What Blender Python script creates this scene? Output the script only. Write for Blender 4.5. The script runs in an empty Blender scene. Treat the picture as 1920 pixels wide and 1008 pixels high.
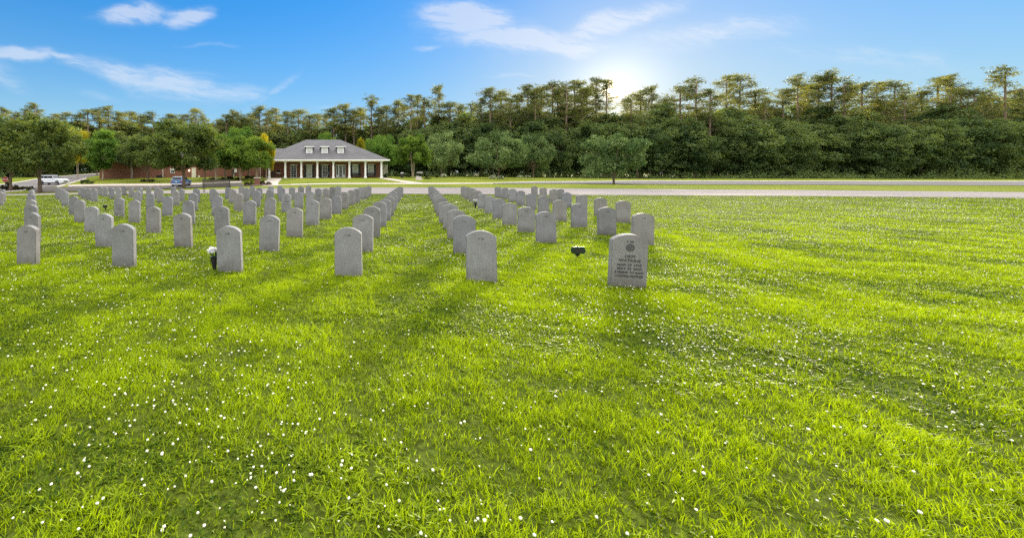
import bpy, bmesh, math, random
import numpy as np
from mathutils import Vector, Matrix
R = math.radians
scene = bpy.context.scene
COL = scene.collection
# ---------------------------------------------------------------- camera, sky, sun, exposure
F = 760.0; HC = 1.27; YH = 326.0; CX = 600.0      # focal length in photo pixels, eye height, horizon row, centre column
camd = bpy.data.cameras.new("camera"); cam = bpy.data.objects.new("camera", camd); COL.objects.link(cam)
cam.location = (0, 0, HC); cam.rotation_euler = (R(90), 0, 0)
camd.sensor_width = 36; camd.lens = F/1920*36
camd.shift_x = (960-CX)/1920; camd.shift_y = -(504-YH)/1920
camd.clip_start = 0.05; camd.clip_end = 6000
scene.camera = cam
SUN_EL, SUN_AZ = 9.5, 36.0                       # azimuth measured from +Y towards +X
world = bpy.data.worlds.new("World"); scene.world = world; world.use_nodes = True
sun = bpy.data.lights.new("sun", 'SUN'); sun.energy = 5.0; sun.angle = R(9.0); sun.color = (1.0, .86, .66)
suno = bpy.data.objects.new("sun", sun); COL.objects.link(suno)
sd = Vector((math.sin(R(SUN_AZ))*math.cos(R(SUN_EL)), math.cos(R(SUN_AZ))*math.cos(R(SUN_EL)), math.sin(R(SUN_EL))))
suno.rotation_euler = sd.to_track_quat('Z', 'Y').to_euler()
scene.view_settings.view_transform = 'Standard'; scene.view_settings.look = 'None'
scene.view_settings.exposure = 2.0; scene.view_settings.gamma = 1.0
try:
    scene.cycles.use_denoising = False; scene.cycles.max_bounces = 6; scene.cycles.diffuse_bounces = 3
    scene.cycles.transmission_bounces = 4; scene.cycles.transparent_max_bounces = 6
    scene.cycles.sample_clamp_indirect = 6
except Exception: pass

def build_world():
    nt = world.node_tree; N = nt.nodes; L = nt.links; N.clear()
    def nd(t, **k):
        n = N.new(t)
        for a, b in k.items(): setattr(n, a, b)
        return n
    def mth(op, a, b=None, c=None):
        n = nd('ShaderNodeMath', operation=op)
        for i, v in enumerate((a, b, c)):
            if v is None: continue
            if isinstance(v, (int, float)): n.inputs[i].default_value = v
            else: L.new(v, n.inputs[i])
        return n.outputs[0]
    out = nd('ShaderNodeOutputWorld'); bg = nd('ShaderNodeBackground')
    sky = nd('ShaderNodeTexSky', sky_type='NISHITA', sun_disc=False)
    sky.sun_elevation = R(SUN_EL); sky.sun_rotation = R(SUN_AZ); sky.altitude = 0
    sky.air_density = 1.0; sky.dust_density = 0.2; sky.ozone_density = 4.0
    hs = nd('ShaderNodeHueSaturation'); hs.inputs['Saturation'].default_value = 1.25; hs.inputs['Value'].default_value = 1.19
    hs.inputs['Hue'].default_value = .503
    # hold the bright side of the sky back as the photograph's exposure blending did: c * a / (1 + k * luminance)
    lum = nd('ShaderNodeRGBToBW'); L.new(sky.outputs[0], lum.inputs[0])
    fac = mth('DIVIDE', 1.13, mth('MULTIPLY_ADD', lum.outputs[0], .66, 1.0))
    vs_ = nd('ShaderNodeVectorMath', operation='SCALE'); L.new(sky.outputs[0], vs_.inputs[0]); L.new(fac, vs_.inputs['Scale'])
    L.new(vs_.outputs[0], hs.inputs['Color'])
    # pale low haze band of the sky itself is added after the clouds
    # cirrus: direction on the sky as (x/y, z/y), i.e. fixed compass bearings and heights
    tc = nd('ShaderNodeTexCoord'); sp = nd('ShaderNodeSeparateXYZ'); L.new(tc.outputs['Generated'], sp.inputs[0])
    yy = mth('MAXIMUM', sp.outputs[1], .02)
    u = mth('DIVIDE', sp.outputs[0], yy); v = mth('DIVIDE', sp.outputs[2], yy)
    # domain warp
    cb = nd('ShaderNodeCombineXYZ'); L.new(u, cb.inputs[0]); L.new(v, cb.inputs[1])
    n1 = nd('ShaderNodeTexNoise'); n1.inputs['Scale'].default_value = 7; n1.inputs['Detail'].default_value = 4
    L.new(cb.outputs[0], n1.inputs['Vector'])
    sc = nd('ShaderNodeSeparateColor'); L.new(n1.outputs['Color'], sc.inputs[0])
    uw = mth('MULTIPLY_ADD', mth('SUBTRACT', sc.outputs[0], .5), .16, u)
    vw = mth('MULTIPLY_ADD', mth('SUBTRACT', sc.outputs[1], .5), .055, v)
    cb2 = nd('ShaderNodeCombineXYZ')
    L.new(mth('MULTIPLY', uw, 6.0), cb2.inputs[0]); L.new(mth('MULTIPLY', mth('MULTIPLY_ADD', uw, .18, vw), 26.0), cb2.inputs[1])
    n2 = nd('ShaderNodeTexNoise'); n2.inputs['Scale'].default_value = 1.7; n2.inputs['Detail'].default_value = 12; n2.inputs['Roughness'].default_value = .70
    L.new(cb2.outputs[0], n2.inputs['Vector'])
    # (photo column, row, half width, half height, tilt, strength)
    blobs = [(880,40,75,30,.10,1.0),(975,75,125,20,.06,.95),(1130,48,150,20,-.28,.6),(250,27,62,16,-.04,.75),(350,28,42,16,-.15,.8),
             (30,97,62,13,.0,.8),(110,102,60,8,.18,.5),(235,138,110,20,.24,.6),(335,160,85,30,.15,.62),(430,178,70,18,.05,.4),(180,180,60,10,.1,.25),(20,140,40,28,.5,.35),
             (510,170,60,12,-.7,.3),(400,83,60,5,.02,.25),(800,86,26,6,-.1,.35),(960,145,70,5,0,.25),(1350,60,160,26,-.1,.4),(1650,110,200,22,.1,.3),(640,205,60,6,0,.3)]
    tot = None
    for (px, py, a, b, t, s) in blobs:
        cu, cv = (px-CX)/F, (YH-py)/F; a /= F; b /= F
        du = mth('SUBTRACT', uw, cu); dv = mth('SUBTRACT', vw, cv)
        # tilt: dv + t*du
        dv2 = mth('MULTIPLY_ADD', du, t, dv)
        e = mth('ADD', mth('POWER', mth('DIVIDE', du, a), 2.0), mth('POWER', mth('DIVIDE', dv2, b), 2.0))
        m = mth('MULTIPLY', mth('POWER', 2.718, mth('MULTIPLY', e, -.9)), s)
        tot = m if tot is None else mth('MAXIMUM', tot, m)
    dens = mth('MULTIPLY', tot, mth('MULTIPLY_ADD', n2.outputs[0], 2.9, -.45))
    mr = nd('ShaderNodeMapRange', interpolation_type='SMOOTHSTEP'); L.new(dens, mr.inputs[0])
    mr.inputs[1].default_value = .05; mr.inputs[2].default_value = .66; mr.inputs[3].default_value = 0; mr.inputs[4].default_value = .86
    # cloud colour follows the sky luminance behind it
    cl = nd('ShaderNodeMixRGB', blend_type='MIX'); cl.inputs[0].default_value = .35
    cl.inputs[1].default_value = (2.15, 2.2, 2.4, 1); L.new(hs.outputs[0], cl.inputs[2])
    mx = nd('ShaderNodeMixRGB', blend_type='MIX'); L.new(mr.outputs[0], mx.inputs[0]); L.new(hs.outputs[0], mx.inputs[1]); L.new(cl.outputs[0], mx.inputs[2])
    hz = mth('MULTIPLY', mth('POWER', 2.718, mth('MULTIPLY', mth('MAXIMUM', sp.outputs[2], 0.0), -7.0)), .80)
    hm = nd('ShaderNodeMixRGB'); L.new(hz, hm.inputs[0]); L.new(mx.outputs[0], hm.inputs[1]); hm.inputs[2].default_value = (1.55, 2.15, 2.55, 1); mx = hm
    # broken bright cloud added overhead and behind the view as fill for camera-facing sides
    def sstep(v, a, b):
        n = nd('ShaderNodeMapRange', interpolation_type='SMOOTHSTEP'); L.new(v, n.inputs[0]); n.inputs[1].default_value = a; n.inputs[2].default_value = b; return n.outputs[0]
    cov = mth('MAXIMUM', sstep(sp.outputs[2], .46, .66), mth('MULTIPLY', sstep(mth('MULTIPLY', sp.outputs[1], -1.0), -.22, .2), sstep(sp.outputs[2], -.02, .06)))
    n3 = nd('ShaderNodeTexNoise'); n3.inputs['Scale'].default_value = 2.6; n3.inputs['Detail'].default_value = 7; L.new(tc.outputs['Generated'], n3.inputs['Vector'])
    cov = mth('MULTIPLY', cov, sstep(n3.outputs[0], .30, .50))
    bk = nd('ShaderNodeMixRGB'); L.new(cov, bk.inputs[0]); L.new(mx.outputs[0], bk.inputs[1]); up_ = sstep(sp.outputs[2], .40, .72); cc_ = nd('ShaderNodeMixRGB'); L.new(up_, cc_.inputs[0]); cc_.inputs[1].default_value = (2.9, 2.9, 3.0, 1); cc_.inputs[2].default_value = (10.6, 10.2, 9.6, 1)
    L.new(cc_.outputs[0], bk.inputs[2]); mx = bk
    # aureole round the sun
    dt = nd('ShaderNodeVectorMath', operation='DOT_PRODUCT'); L.new(tc.outputs['Generated'], dt.inputs[0]); dt.inputs[1].default_value = sd
    dp = mth('MAXIMUM', dt.outputs['Value'], 0.0)
    gl = mth('ADD', mth('MULTIPLY', mth('POWER', dp, 40.0), .30), mth('ADD', mth('MULTIPLY', mth('POWER', dp, 400.0), 1.1), mth('MULTIPLY', mth('POWER', dp, 14000.0), 40.0)))
    gc = nd('ShaderNodeVectorMath', operation='SCALE'); gc.inputs[0].default_value = (1.0, .80, .52); L.new(gl, gc.inputs['Scale'])
    ga = nd('ShaderNodeVectorMath', operation='ADD'); L.new(mx.outputs[0], ga.inputs[0]); L.new(gc.outputs[0], ga.inputs[1]); mx = ga
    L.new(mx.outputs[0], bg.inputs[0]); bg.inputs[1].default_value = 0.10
    L.new(bg.outputs[0], out.inputs[0])
build_world()

# ---------------------------------------------------------------- helpers
def tag(o, label=None, cat=None, group=None, kind=None):
    if label:
        if len(label.split()) > 16: print('LONG', len(label.split()), label)
        o['label'] = label
    if cat: o['category'] = cat
    if group: o['group'] = group
    if kind: o['kind'] = kind
    return o
def empty(name, loc, rz=0, label=None, cat=None, group=None):
    o = bpy.data.objects.new(name, None); COL.objects.link(o); o.empty_display_size = .3
    o.location = loc; o.rotation_euler = (0, 0, rz); return tag(o, label, cat, group)
def link_mesh(name, me, parent=None):
    o = bpy.data.objects.new(name, me); COL.objects.link(o)
    if parent is not None: o.parent = parent
    return o
def npmesh(name, V, faces, mats, smooth=False, tint=None, midx=None):
    """faces: list of int arrays (n,k)"""
    me = bpy.data.meshes.new(name)
    V = np.asarray(V, np.float32); me.vertices.add(len(V)); me.vertices.foreach_set('co', V.ravel())
    faces = [np.asarray(f, np.int32) for f in faces if len(f)]
    idx = np.concatenate([f.ravel() for f in faces]); tot = np.concatenate([np.full(len(f), f.shape[1], np.int32) for f in faces])
    me.loops.add(len(idx)); me.loops.foreach_set('vertex_index', idx)
    me.polygons.add(len(tot)); st = np.zeros(len(tot), np.int32); st[1:] = np.cumsum(tot)[:-1]
    me.polygons.foreach_set('loop_start', st); me.polygons.foreach_set('loop_total', tot)
    if smooth: me.polygons.foreach_set('use_smooth', np.ones(len(tot), bool))
    if midx is not None: me.polygons.foreach_set('material_index', np.asarray(midx, np.int32))
    for m in (mats if isinstance(mats, (list, tuple)) else [mats]): me.materials.append(m)
    if tint is not None:
        a = me.attributes.new('tint', 'FLOAT', 'POINT'); a.data.foreach_set('value', np.asarray(tint, np.float32))
    me.update(calc_edges=True); return me
class MB:
    def __init__(s): s.v = []; s.f = []
    def add(s, vs, fs):
        b = len(s.v); s.v += [tuple(v) for v in vs]; s.f += [tuple(i+b for i in f) for f in fs]
    def box(s, c, d, rz=0, rx=0):
        M = Matrix.Rotation(rz, 3, 'Z') @ Matrix.Rotation(rx, 3, 'X')
        vs = []
        for sx in (-1, 1):
            for sy in (-1, 1):
                for sz in (-1, 1):
                    vs.append(Vector(c) + M @ Vector((sx*d[0]/2, sy*d[1]/2, sz*d[2]/2)))
        s.add(vs, [(0,1,3,2),(4,6,7,5),(0,4,5,1),(2,3,7,6),(0,2,6,4),(1,5,7,3)])
    def bx(s, x0, x1, y0, y1, z0, z1): s.box(((x0+x1)/2, (y0+y1)/2, (z0+z1)/2), (x1-x0, y1-y0, z1-z0))
    def prism(s, prof, y0, y1, axis='Y'):
        n = len(prof); vs = []
        for yy in (y0, y1):
            for (a, b) in prof:
                vs.append({'Y': (a, yy, b), 'X': (yy, a, b), 'Z': (a, b, yy)}[axis])
        fs = [tuple(range(n))[::-1], tuple(range(n, 2*n))] + [(i, (i+1) % n, n+(i+1) % n, n+i) for i in range(n)]
        s.add(vs, fs)
    def tube(s, pts, rad, n=8, cap=True):
        pts = [Vector(p) for p in pts]; rings = []
        for i, p in enumerate(pts):
            t = (pts[min(i+1, len(pts)-1)] - pts[max(i-1, 0)]).normalized()
            a = t.cross(Vector((0, 0, 1)) if abs(t.z) < .9 else Vector((1, 0, 0))).normalized(); b = t.cross(a)
            rings.append([p + (a*math.cos(2*math.pi*k/n) + b*math.sin(2*math.pi*k/n))*rad[i] for k in range(n)])
        vs = [v for r in rings for v in r]; fs = []
        for i in range(len(pts)-1):
            for k in range(n): fs.append((i*n+k, i*n+(k+1) % n, (i+1)*n+(k+1) % n, (i+1)*n+k))
        if cap: fs += [tuple(range(n))[::-1], tuple(range((len(pts)-1)*n, len(pts)*n))]
        s.add(vs, fs)
    def lathe(s, prof, c=(0,0,0), n=16, axis='Z'):
        vs = []
        for (r, z) in prof:
            for k in range(n):
                a = 2*math.pi*k/n; p = (r*math.cos(a), r*math.sin(a), z)
                if axis == 'Y': p = (p[0], p[2], p[1])
                if axis == 'X': p = (p[2], p[0], p[1])
                vs.append((p[0]+c[0], p[1]+c[1], p[2]+c[2]))
        fs = [(i*n+k, i*n+(k+1) % n, (i+1)*n+(k+1) % n, (i+1)*n+k) for i in range(len(prof)-1) for k in range(n)]
        fs += [tuple(range(n))[::-1], tuple(range((len(prof)-1)*n, len(prof)*n))]
        s.add(vs, fs)
    def mesh(s, name, mat, bevel=0, smooth=False):
        me = bpy.data.meshes.new(name); me.from_pydata([tuple(v) for v in s.v], [], s.f)
        bm = bmesh.new(); bm.from_mesh(me); bmesh.ops.recalc_face_normals(bm, faces=bm.faces[:])
        if bevel:
            bmesh.ops.bevel(bm, geom=[e for e in bm.edges if e.calc_face_angle(0) > .5], offset=bevel, segments=2, affect='EDGES', clamp_overlap=True)
        bm.to_mesh(me); bm.free()
        for m in (mat if isinstance(mat, (list, tuple)) else [mat]): me.materials.append(m)
        if smooth:
            for p in me.polygons: p.use_smooth = True
        return me
    def build(s, name, mat, parent=None, bevel=0, smooth=False): return link_mesh(name, s.mesh(name, mat, bevel, smooth), parent)

# ---------------------------------------------------------------- materials
def newmat(name):
    m = bpy.data.materials.new(name); m.use_nodes = True; nt = m.node_tree
    return m, nt, nt.nodes['Principled BSDF'], nt.nodes['Material Output']
def mat(name, c, rough=.7, var=.12, scale=6., metal=0, bump=0, bscale=40., spec=.4, coat=0):
    m, nt, p, o = newmat(name); N = nt.nodes; L = nt.links
    tc = N.new('ShaderNodeTexCoord'); nz = N.new('ShaderNodeTexNoise'); nz.inputs['Scale'].default_value = scale; nz.inputs['Detail'].default_value = 6
    L.new(tc.outputs['Object'], nz.inputs['Vector'])
    r = N.new('ShaderNodeValToRGB'); L.new(nz.outputs[0], r.inputs[0])
    r.color_ramp.elements[0].position = .3; r.color_ramp.elements[1].position = .7
    r.color_ramp.elements[0].color = (*[x*(1-var) for x in c], 1); r.color_ramp.elements[1].color = (*[min(1, x*(1+var)) for x in c], 1)
    L.new(r.outputs[0], p.inputs['Base Color'])
    p.inputs['Roughness'].default_value = rough; p.inputs['Metallic'].default_value = metal
    p.inputs['Specular IOR Level'].default_value = spec; p.inputs['Coat Weight'].default_value = coat
    if bump:
        n2 = N.new('ShaderNodeTexNoise'); n2.inputs['Scale'].default_value = bscale; n2.inputs['Detail'].default_value = 5
        L.new(tc.outputs['Object'], n2.inputs['Vector'])
        b = N.new('ShaderNodeBump'); b.inputs['Strength'].default_value = bump; b.inputs['Distance'].default_value = .02
        L.new(n2.outputs[0], b.inputs['Height']); L.new(b.outputs[0], p.inputs['Normal'])
    return m
def leafmat(name, dark, light, trans=.35, tcol=None, rough=.6, nscale=.35):
    m, nt, p, o = newmat(name); N = nt.nodes; L = nt.links
    at = N.new('ShaderNodeAttribute'); at.attribute_name = 'tint'
    oi = N.new('ShaderNodeObjectInfo')
    ge = N.new('ShaderNodeNewGeometry'); nz = N.new('ShaderNodeTexNoise'); nz.inputs['Scale'].default_value = nscale; nz.inputs['Detail'].default_value = 3
    L.new(ge.outputs['Position'], nz.inputs['Vector'])
    a1 = N.new('ShaderNodeMath'); a1.operation = 'MULTIPLY_ADD'; L.new(nz.outputs[0], a1.inputs[0]); a1.inputs[1].default_value = .9; a1.inputs[2].default_value = -.45
    a2 = N.new('ShaderNodeMath'); a2.operation = 'ADD'; L.new(at.outputs['Fac'], a2.inputs[0]); L.new(a1.outputs[0], a2.inputs[1])
    a3 = N.new('ShaderNodeMath'); a3.operation = 'MULTIPLY_ADD'; L.new(oi.outputs['Random'], a3.inputs[0]); a3.inputs[1].default_value = .55; a3.inputs[2].default_value = -.275
    a4 = N.new('ShaderNodeMath'); a4.operation = 'ADD'; L.new(a2.outputs[0], a4.inputs[0]); L.new(a3.outputs[0], a4.inputs[1])
    mx = N.new('ShaderNodeMixRGB'); mx.use_clamp = True; L.new(a4.outputs[0], mx.inputs[0]); mx.inputs[1].default_value = (*dark, 1); mx.inputs[2].default_value = (*light, 1)
    L.new(mx.outputs[0], p.inputs['Base Color']); p.inputs['Roughness'].default_value = rough; p.inputs['Specular IOR Level'].default_value = .14
    tr = N.new('ShaderNodeBsdfTranslucent'); tm = N.new('ShaderNodeMixRGB'); tm.blend_type = 'MULTIPLY'; tm.inputs[0].default_value = 1
    L.new(mx.outputs[0], tm.inputs[1]); tm.inputs[2].default_value = (*(tcol or (1.9, 1.6, .5)), 1); L.new(tm.outputs[0], tr.inputs[0])
    ms = N.new('ShaderNodeMixShader'); ms.inputs[0].default_value = trans; L.new(p.outputs[0], ms.inputs[1]); L.new(tr.outputs[0], ms.inputs[2]); L.new(ms.outputs[0], o.inputs[0])
    return m
M = {}
M['bark'] = mat('bark', (.17, .12, .085), .9, .35, 9, bump=.6, bscale=22)
M['pine_bark'] = mat('pine_bark', (.23, .165, .125), .9, .35, 5, bump=.6, bscale=12)
M['pale_bark'] = mat('pale_bark', (.42, .34, .25), .8, .2, 6, bump=.2)
M['grass_leaf'] = leafmat('grass_leaf', (.028, .070, .002), (.32, .43, .003), .45, (1.45, 1.4, .15), .5, .8)
M['oak_leaf'] = leafmat('oak_leaf', (.025, .050, .016), (.15, .21, .06), .38)
M['grey_oak_leaf'] = leafmat('grey_oak_leaf', (.065, .12, .042), (.25, .33, .135), .34, (1.3, 1.25, .6))
M['grey_leaf'] = leafmat('grey_leaf', (.05, .085, .035), (.19, .25, .10), .35)
M['bright_leaf'] = leafmat('bright_leaf', (.06, .125, .022), (.165, .26, .045), .40)
M['green_leaf'] = leafmat('green_leaf', (.06, .14, .028), (.15, .26, .05), .38)
M['sunlit_yellow_leaf'] = leafmat('sunlit_yellow_leaf', (.16, .18, .015), (.42, .40, .03), .5)  # yellow leaf tone that also has sunlight on crowns put into the colour
M['pine_leaf'] = leafmat('pine_leaf', (.042, .068, .025), (.15, .19, .058), .36, (2.0, 1.45, .5))
M['wood_leaf'] = leafmat('wood_leaf', (.035, .068, .028), (.15, .21, .08), .36)
M['shrub_leaf'] = leafmat('shrub_leaf', (.02, .038, .012), (.075, .10, .03), .2)
M['red_shrub_leaf'] = leafmat('red_shrub_leaf', (.03, .035, .014), (.10, .085, .035), .2)
M['petal'] = mat('petal', (.74, .73, .60), .6, .06, 20)
M['petal_white'] = mat('petal_white', (.85, .85, .88), .6, .05, 20)
M['white_paint'] = mat('white_paint', (.80, .80, .80), .5, .05, 2)
M['cream_paint'] = mat('cream_paint', (.72, .68, .56), .5, .05, 2)
M['shutter'] = mat('shutter', (.035, .04, .035), .6, .2, 4)
M['concrete'] = mat('concrete', (.50, .45, .40), .85, .12, .6, bump=.2, bscale=15)
M['kerb'] = mat('kerb', (.58, .54, .46), .85, .12, 1.5, bump=.2)
M['black_metal'] = mat('black_metal', (.018, .018, .02), .45, .2, 8)
M['bench_metal'] = mat('bench_metal', (.05, .045, .035), .5, .2, 8)
M['tyre'] = mat('tyre', (.02, .02, .02), .85, .2, 20)
M['rim'] = mat('rim', (.55, .56, .58), .3, .05, 5, metal=.8)
M['silver_paint'] = mat('silver_paint', (.66, .69, .75), .3, .03, 2, coat=.6)
M['blue_paint'] = mat('blue_paint', (.035, .125, .29), .25, .05, 2, coat=.8)
M['red_lens'] = mat('red_lens', (.45, .02, .02), .2, .05, 5)
M['clear_lens'] = mat('clear_lens', (.75, .75, .75), .1, .03, 5)
M['plastic_black'] = mat('plastic_black', (.03, .03, .032), .6, .15, 8)
M['mulch'] = mat('mulch', (.085, .05, .032), .95, .4, 12, bump=.8, bscale=30)
M['stone_block'] = mat('stone_block', (.50, .46, .44), .8, .12, 6, bump=.3)
M['sign_red'] = mat('sign_red', (.52, .03, .03), .5, .05, 5)
M['green_plate'] = mat('green_plate', (.010, .034, .014), .4, .2, 8)
M['engraving'] = mat('engraving', (.06, .06, .062), .9, .15, 30)
M['engraving_soft'] = mat('engraving_soft', (.125, .12, .12), .9, .15, 30)
M['brick_red'] = mat('brick_red', (.16, .075, .055), .9, .2, 2)
def glass(name, c, rough=.05):
    m, nt, p, o = newmat(name); p.inputs['Base Color'].default_value = (*c, 1); p.inputs['Roughness'].default_value = rough
    p.inputs['Specular IOR Level'].default_value = .25
    N = nt.nodes; nz = N.new('ShaderNodeTexNoise'); nz.inputs['Scale'].default_value = 1.3; b = N.new('ShaderNodeBump'); b.inputs['Strength'].default_value = .03
    tc = N.new('ShaderNodeTexCoord'); nt.links.new(tc.outputs['Object'], nz.inputs['Vector']); nt.links.new(nz.outputs[0], b.inputs['Height']); nt.links.new(b.outputs[0], p.inputs['Normal'])
    return m
M['glass'] = glass('glass', (.03, .04, .035)); M['car_glass'] = glass('car_glass', (.008, .009, .012), .12); M['blind'] = mat('blind', (.42, .47, .38), .5, .15, 3)
def lampmat():
    m, nt, p, o = newmat('lamp_glow'); p.inputs['Emission Color'].default_value = (1, .75, .4, 1); p.inputs['Emission Strength'].default_value = 1.6; return m
M['lamp_glow'] = lampmat()
def brickmat():
    m, nt, p, o = newmat('brick'); N = nt.nodes; L = nt.links
    tc = N.new('ShaderNodeTexCoord'); sp = N.new('ShaderNodeSeparateXYZ'); L.new(tc.outputs['Object'], sp.inputs[0])
    ad = N.new('ShaderNodeMath'); L.new(sp.outputs[0], ad.inputs[0]); L.new(sp.outputs[1], ad.inputs[1])
    cb = N.new('ShaderNodeCombineXYZ'); L.new(ad.outputs[0], cb.inputs[0]); L.new(sp.outputs[2], cb.inputs[1])
    b = N.new('ShaderNodeTexBrick'); L.new(cb.outputs[0], b.inputs['Vector']); b.inputs['Scale'].default_value = 1
    b.inputs['Brick Width'].default_value = .22; b.inputs['Row Height'].default_value = .075; b.inputs['Mortar Size'].default_value = .006
    b.inputs['Color1'].default_value = (.30, .10, .055, 1); b.inputs['Color2'].default_value = (.21, .068, .04, 1); b.inputs['Mortar'].default_value = (.30, .24, .20, 1)
    nz = N.new('ShaderNodeTexNoise'); nz.inputs['Scale'].default_value = .9; nz.inputs['Detail'].default_value = 5; L.new(tc.outputs['Object'], nz.inputs['Vector'])
    mx = N.new('ShaderNodeMixRGB'); mx.blend_type = 'MULTIPLY'; mx.inputs[0].default_value = .35; L.new(b.outputs[0], mx.inputs[1]); L.new(nz.outputs[0], mx.inputs[2])
    L.new(mx.outputs[0], p.inputs['Base Color']); p.inputs['Roughness'].default_value = .9; return m
M['brick'] = brickmat()
def shinglemat():
    m, nt, p, o = newmat('shingle'); N = nt.nodes; L = nt.links
    tc = N.new('ShaderNodeTexCoord'); sp = N.new('ShaderNodeSeparateXYZ'); L.new(tc.outputs['Object'], sp.inputs[0])
    ad = N.new('ShaderNodeMath'); L.new(sp.outputs[0], ad.inputs[0]); L.new(sp.outputs[1], ad.inputs[1])
    cb = N.new('ShaderNodeCombineXYZ'); L.new(ad.outputs[0], cb.inputs[0]); L.new(sp.outputs[2], cb.inputs[1])
    b = N.new('ShaderNodeTexBrick'); L.new(cb.outputs[0], b.inputs['Vector']); b.inputs['Scale'].default_value = 1
    b.inputs['Brick Width'].default_value = .34; b.inputs['Row Height'].default_value = .085; b.inputs['Mortar Size'].default_value = .006
    b.inputs['Color1'].default_value = (.088, .088, .094, 1); b.inputs['Color2'].default_value = (.116, .115, .122, 1); b.inputs['Mortar'].default_value = (.05, .05, .055, 1)
    nz = N.new('ShaderNodeTexNoise'); nz.inputs['Scale'].default_value = .6; nz.inputs['Detail'].default_value = 8; L.new(tc.outputs['Object'], nz.inputs['Vector'])
    mx = N.new('ShaderNodeMixRGB'); mx.blend_type = 'MULTIPLY'; mx.inputs[0].default_value = .5; L.new(b.outputs[0], mx.inputs[1]); L.new(nz.outputs[0], mx.inputs[2])
    mg = N.new('ShaderNodeMixRGB'); mg.blend_type = 'MULTIPLY'; mg.inputs[0].default_value = 1; mg.inputs[2].default_value = (1.3, 1.3, 1.3, 1); L.new(mx.outputs[0], mg.inputs[1])
    L.new(mg.outputs[0], p.inputs['Base Color']); p.inputs['Roughness'].default_value = .9; return m
M['shingle'] = shinglemat()
def granitemat():
    m, nt, p, o = newmat('granite'); N = nt.nodes; L = nt.links
    tc = N.new('ShaderNodeTexCoord'); oi = N.new('ShaderNodeObjectInfo')
    off = N.new('ShaderNodeVectorMath'); off.operation = 'ADD'; L.new(tc.outputs['Object'], off.inputs[0])
    cm = N.new('ShaderNodeCombineXYZ'); mm = N.new('ShaderNodeMath'); mm.operation = 'MULTIPLY'; mm.inputs[1].default_value = 50; L.new(oi.outputs['Random'], mm.inputs[0]); L.new(mm.outputs[0], cm.inputs[0]); L.new(mm.outputs[0], cm.inputs[2])
    L.new(cm.outputs[0], off.inputs[1])
    def noise(s, d, r=.6):
        n = N.new('ShaderNodeTexNoise'); n.inputs['Scale'].default_value = s; n.inputs['Detail'].default_value = d; n.inputs['Roughness'].default_value = r; L.new(off.outputs[0], n.inputs['Vector']); return n.outputs[0]
    def ramp(src, p0, c0, p1, c1):
        r = N.new('ShaderNodeValToRGB'); L.new(src, r.inputs[0]); e = r.color_ramp.elements; e[0].position = p0; e[1].position = p1
        e[0].color = (*c0, 1); e[1].color = (*c1, 1); return r.outputs[0]
    grain = ramp(noise(75, 4, .85), .36, (.122, .124, .132), .66, (.318, .320, .336))
    big = ramp(noise(5, 6), .3, (.80, .80, .78), .75, (1.15, 1.15, 1.17))
    m1 = N.new('ShaderNodeMixRGB'); m1.blend_type = 'MULTIPLY'; m1.inputs[0].default_value = 1; L.new(grain, m1.inputs[1]); L.new(big, m1.inputs[2])
    # per-stone tone
    tone = N.new('ShaderNodeValToRGB'); L.new(oi.outputs['Random'], tone.inputs[0]); cr = tone.color_ramp
    cr.elements[0].color = (.92, .93, .98, 1); cr.elements[1].color = (1.02, 1.0, .97, 1)
    e = cr.elements.new(.35); e.color = (1.08, 1.03, .96, 1); e = cr.elements.new(.6); e.color = (.84, .84, .83, 1); e = cr.elements.new(.8); e.color = (1.12, 1.12, 1.12, 1)
    m2 = N.new('ShaderNodeMixRGB'); m2.blend_type = 'MULTIPLY'; m2.inputs[0].default_value = 1; L.new(m1.outputs[0], m2.inputs[1]); L.new(tone.outputs[0], m2.inputs[2])
    # mower stain and lichen along the foot
    sp = N.new('ShaderNodeSeparateXYZ'); L.new(tc.outputs['Object'], sp.inputs[0])
    st = N.new('ShaderNodeMath'); st.operation = 'MULTIPLY_ADD'; L.new(noise(9, 5, .7), st.inputs[0]); st.inputs[1].default_value = .34; L.new(sp.outputs[2], st.inputs[2])
    sr = ramp(st.outputs[0], .17, (.62, .61, .54), .36, (1, 1, 1))
    m3 = N.new('ShaderNodeMixRGB'); m3.blend_type = 'MULTIPLY'; m3.inputs[0].default_value = 1; L.new(m2.outputs[0], m3.inputs[1]); L.new(sr, m3.inputs[2])
    # vertical rain streaks
    mp = N.new('ShaderNodeMapping'); mp.inputs['Scale'].default_value = (26, 26, 2.2); L.new(off.outputs[0], mp.inputs[0])
    ns = N.new('ShaderNodeTexNoise'); ns.inputs['Scale'].default_value = 1; ns.inputs['Detail'].default_value = 4; L.new(mp.outputs[0], ns.inputs['Vector'])
    rs = ramp(ns.outputs[0], .3, (.93, .93, .92), .55, (1, 1, 1))
    m4 = N.new('ShaderNodeMixRGB'); m4.blend_type = 'MULTIPLY'; m4.inputs[0].default_value = 1; L.new(m3.outputs[0], m4.inputs[1]); L.new(rs, m4.inputs[2])
    L.new(m4.outputs[0], p.inputs['Base Color']); p.inputs['Roughness'].default_value = .75; p.inputs['Specular IOR Level'].default_value = .35
    b = N.new('ShaderNodeBump'); b.inputs['Strength'].default_value = .25; b.inputs['Distance'].default_value = .004; L.new(noise(120, 4, .7), b.inputs['Height']); L.new(b.outputs[0], p.inputs['Normal'])
    return m
M['granite'] = granitemat()
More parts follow.
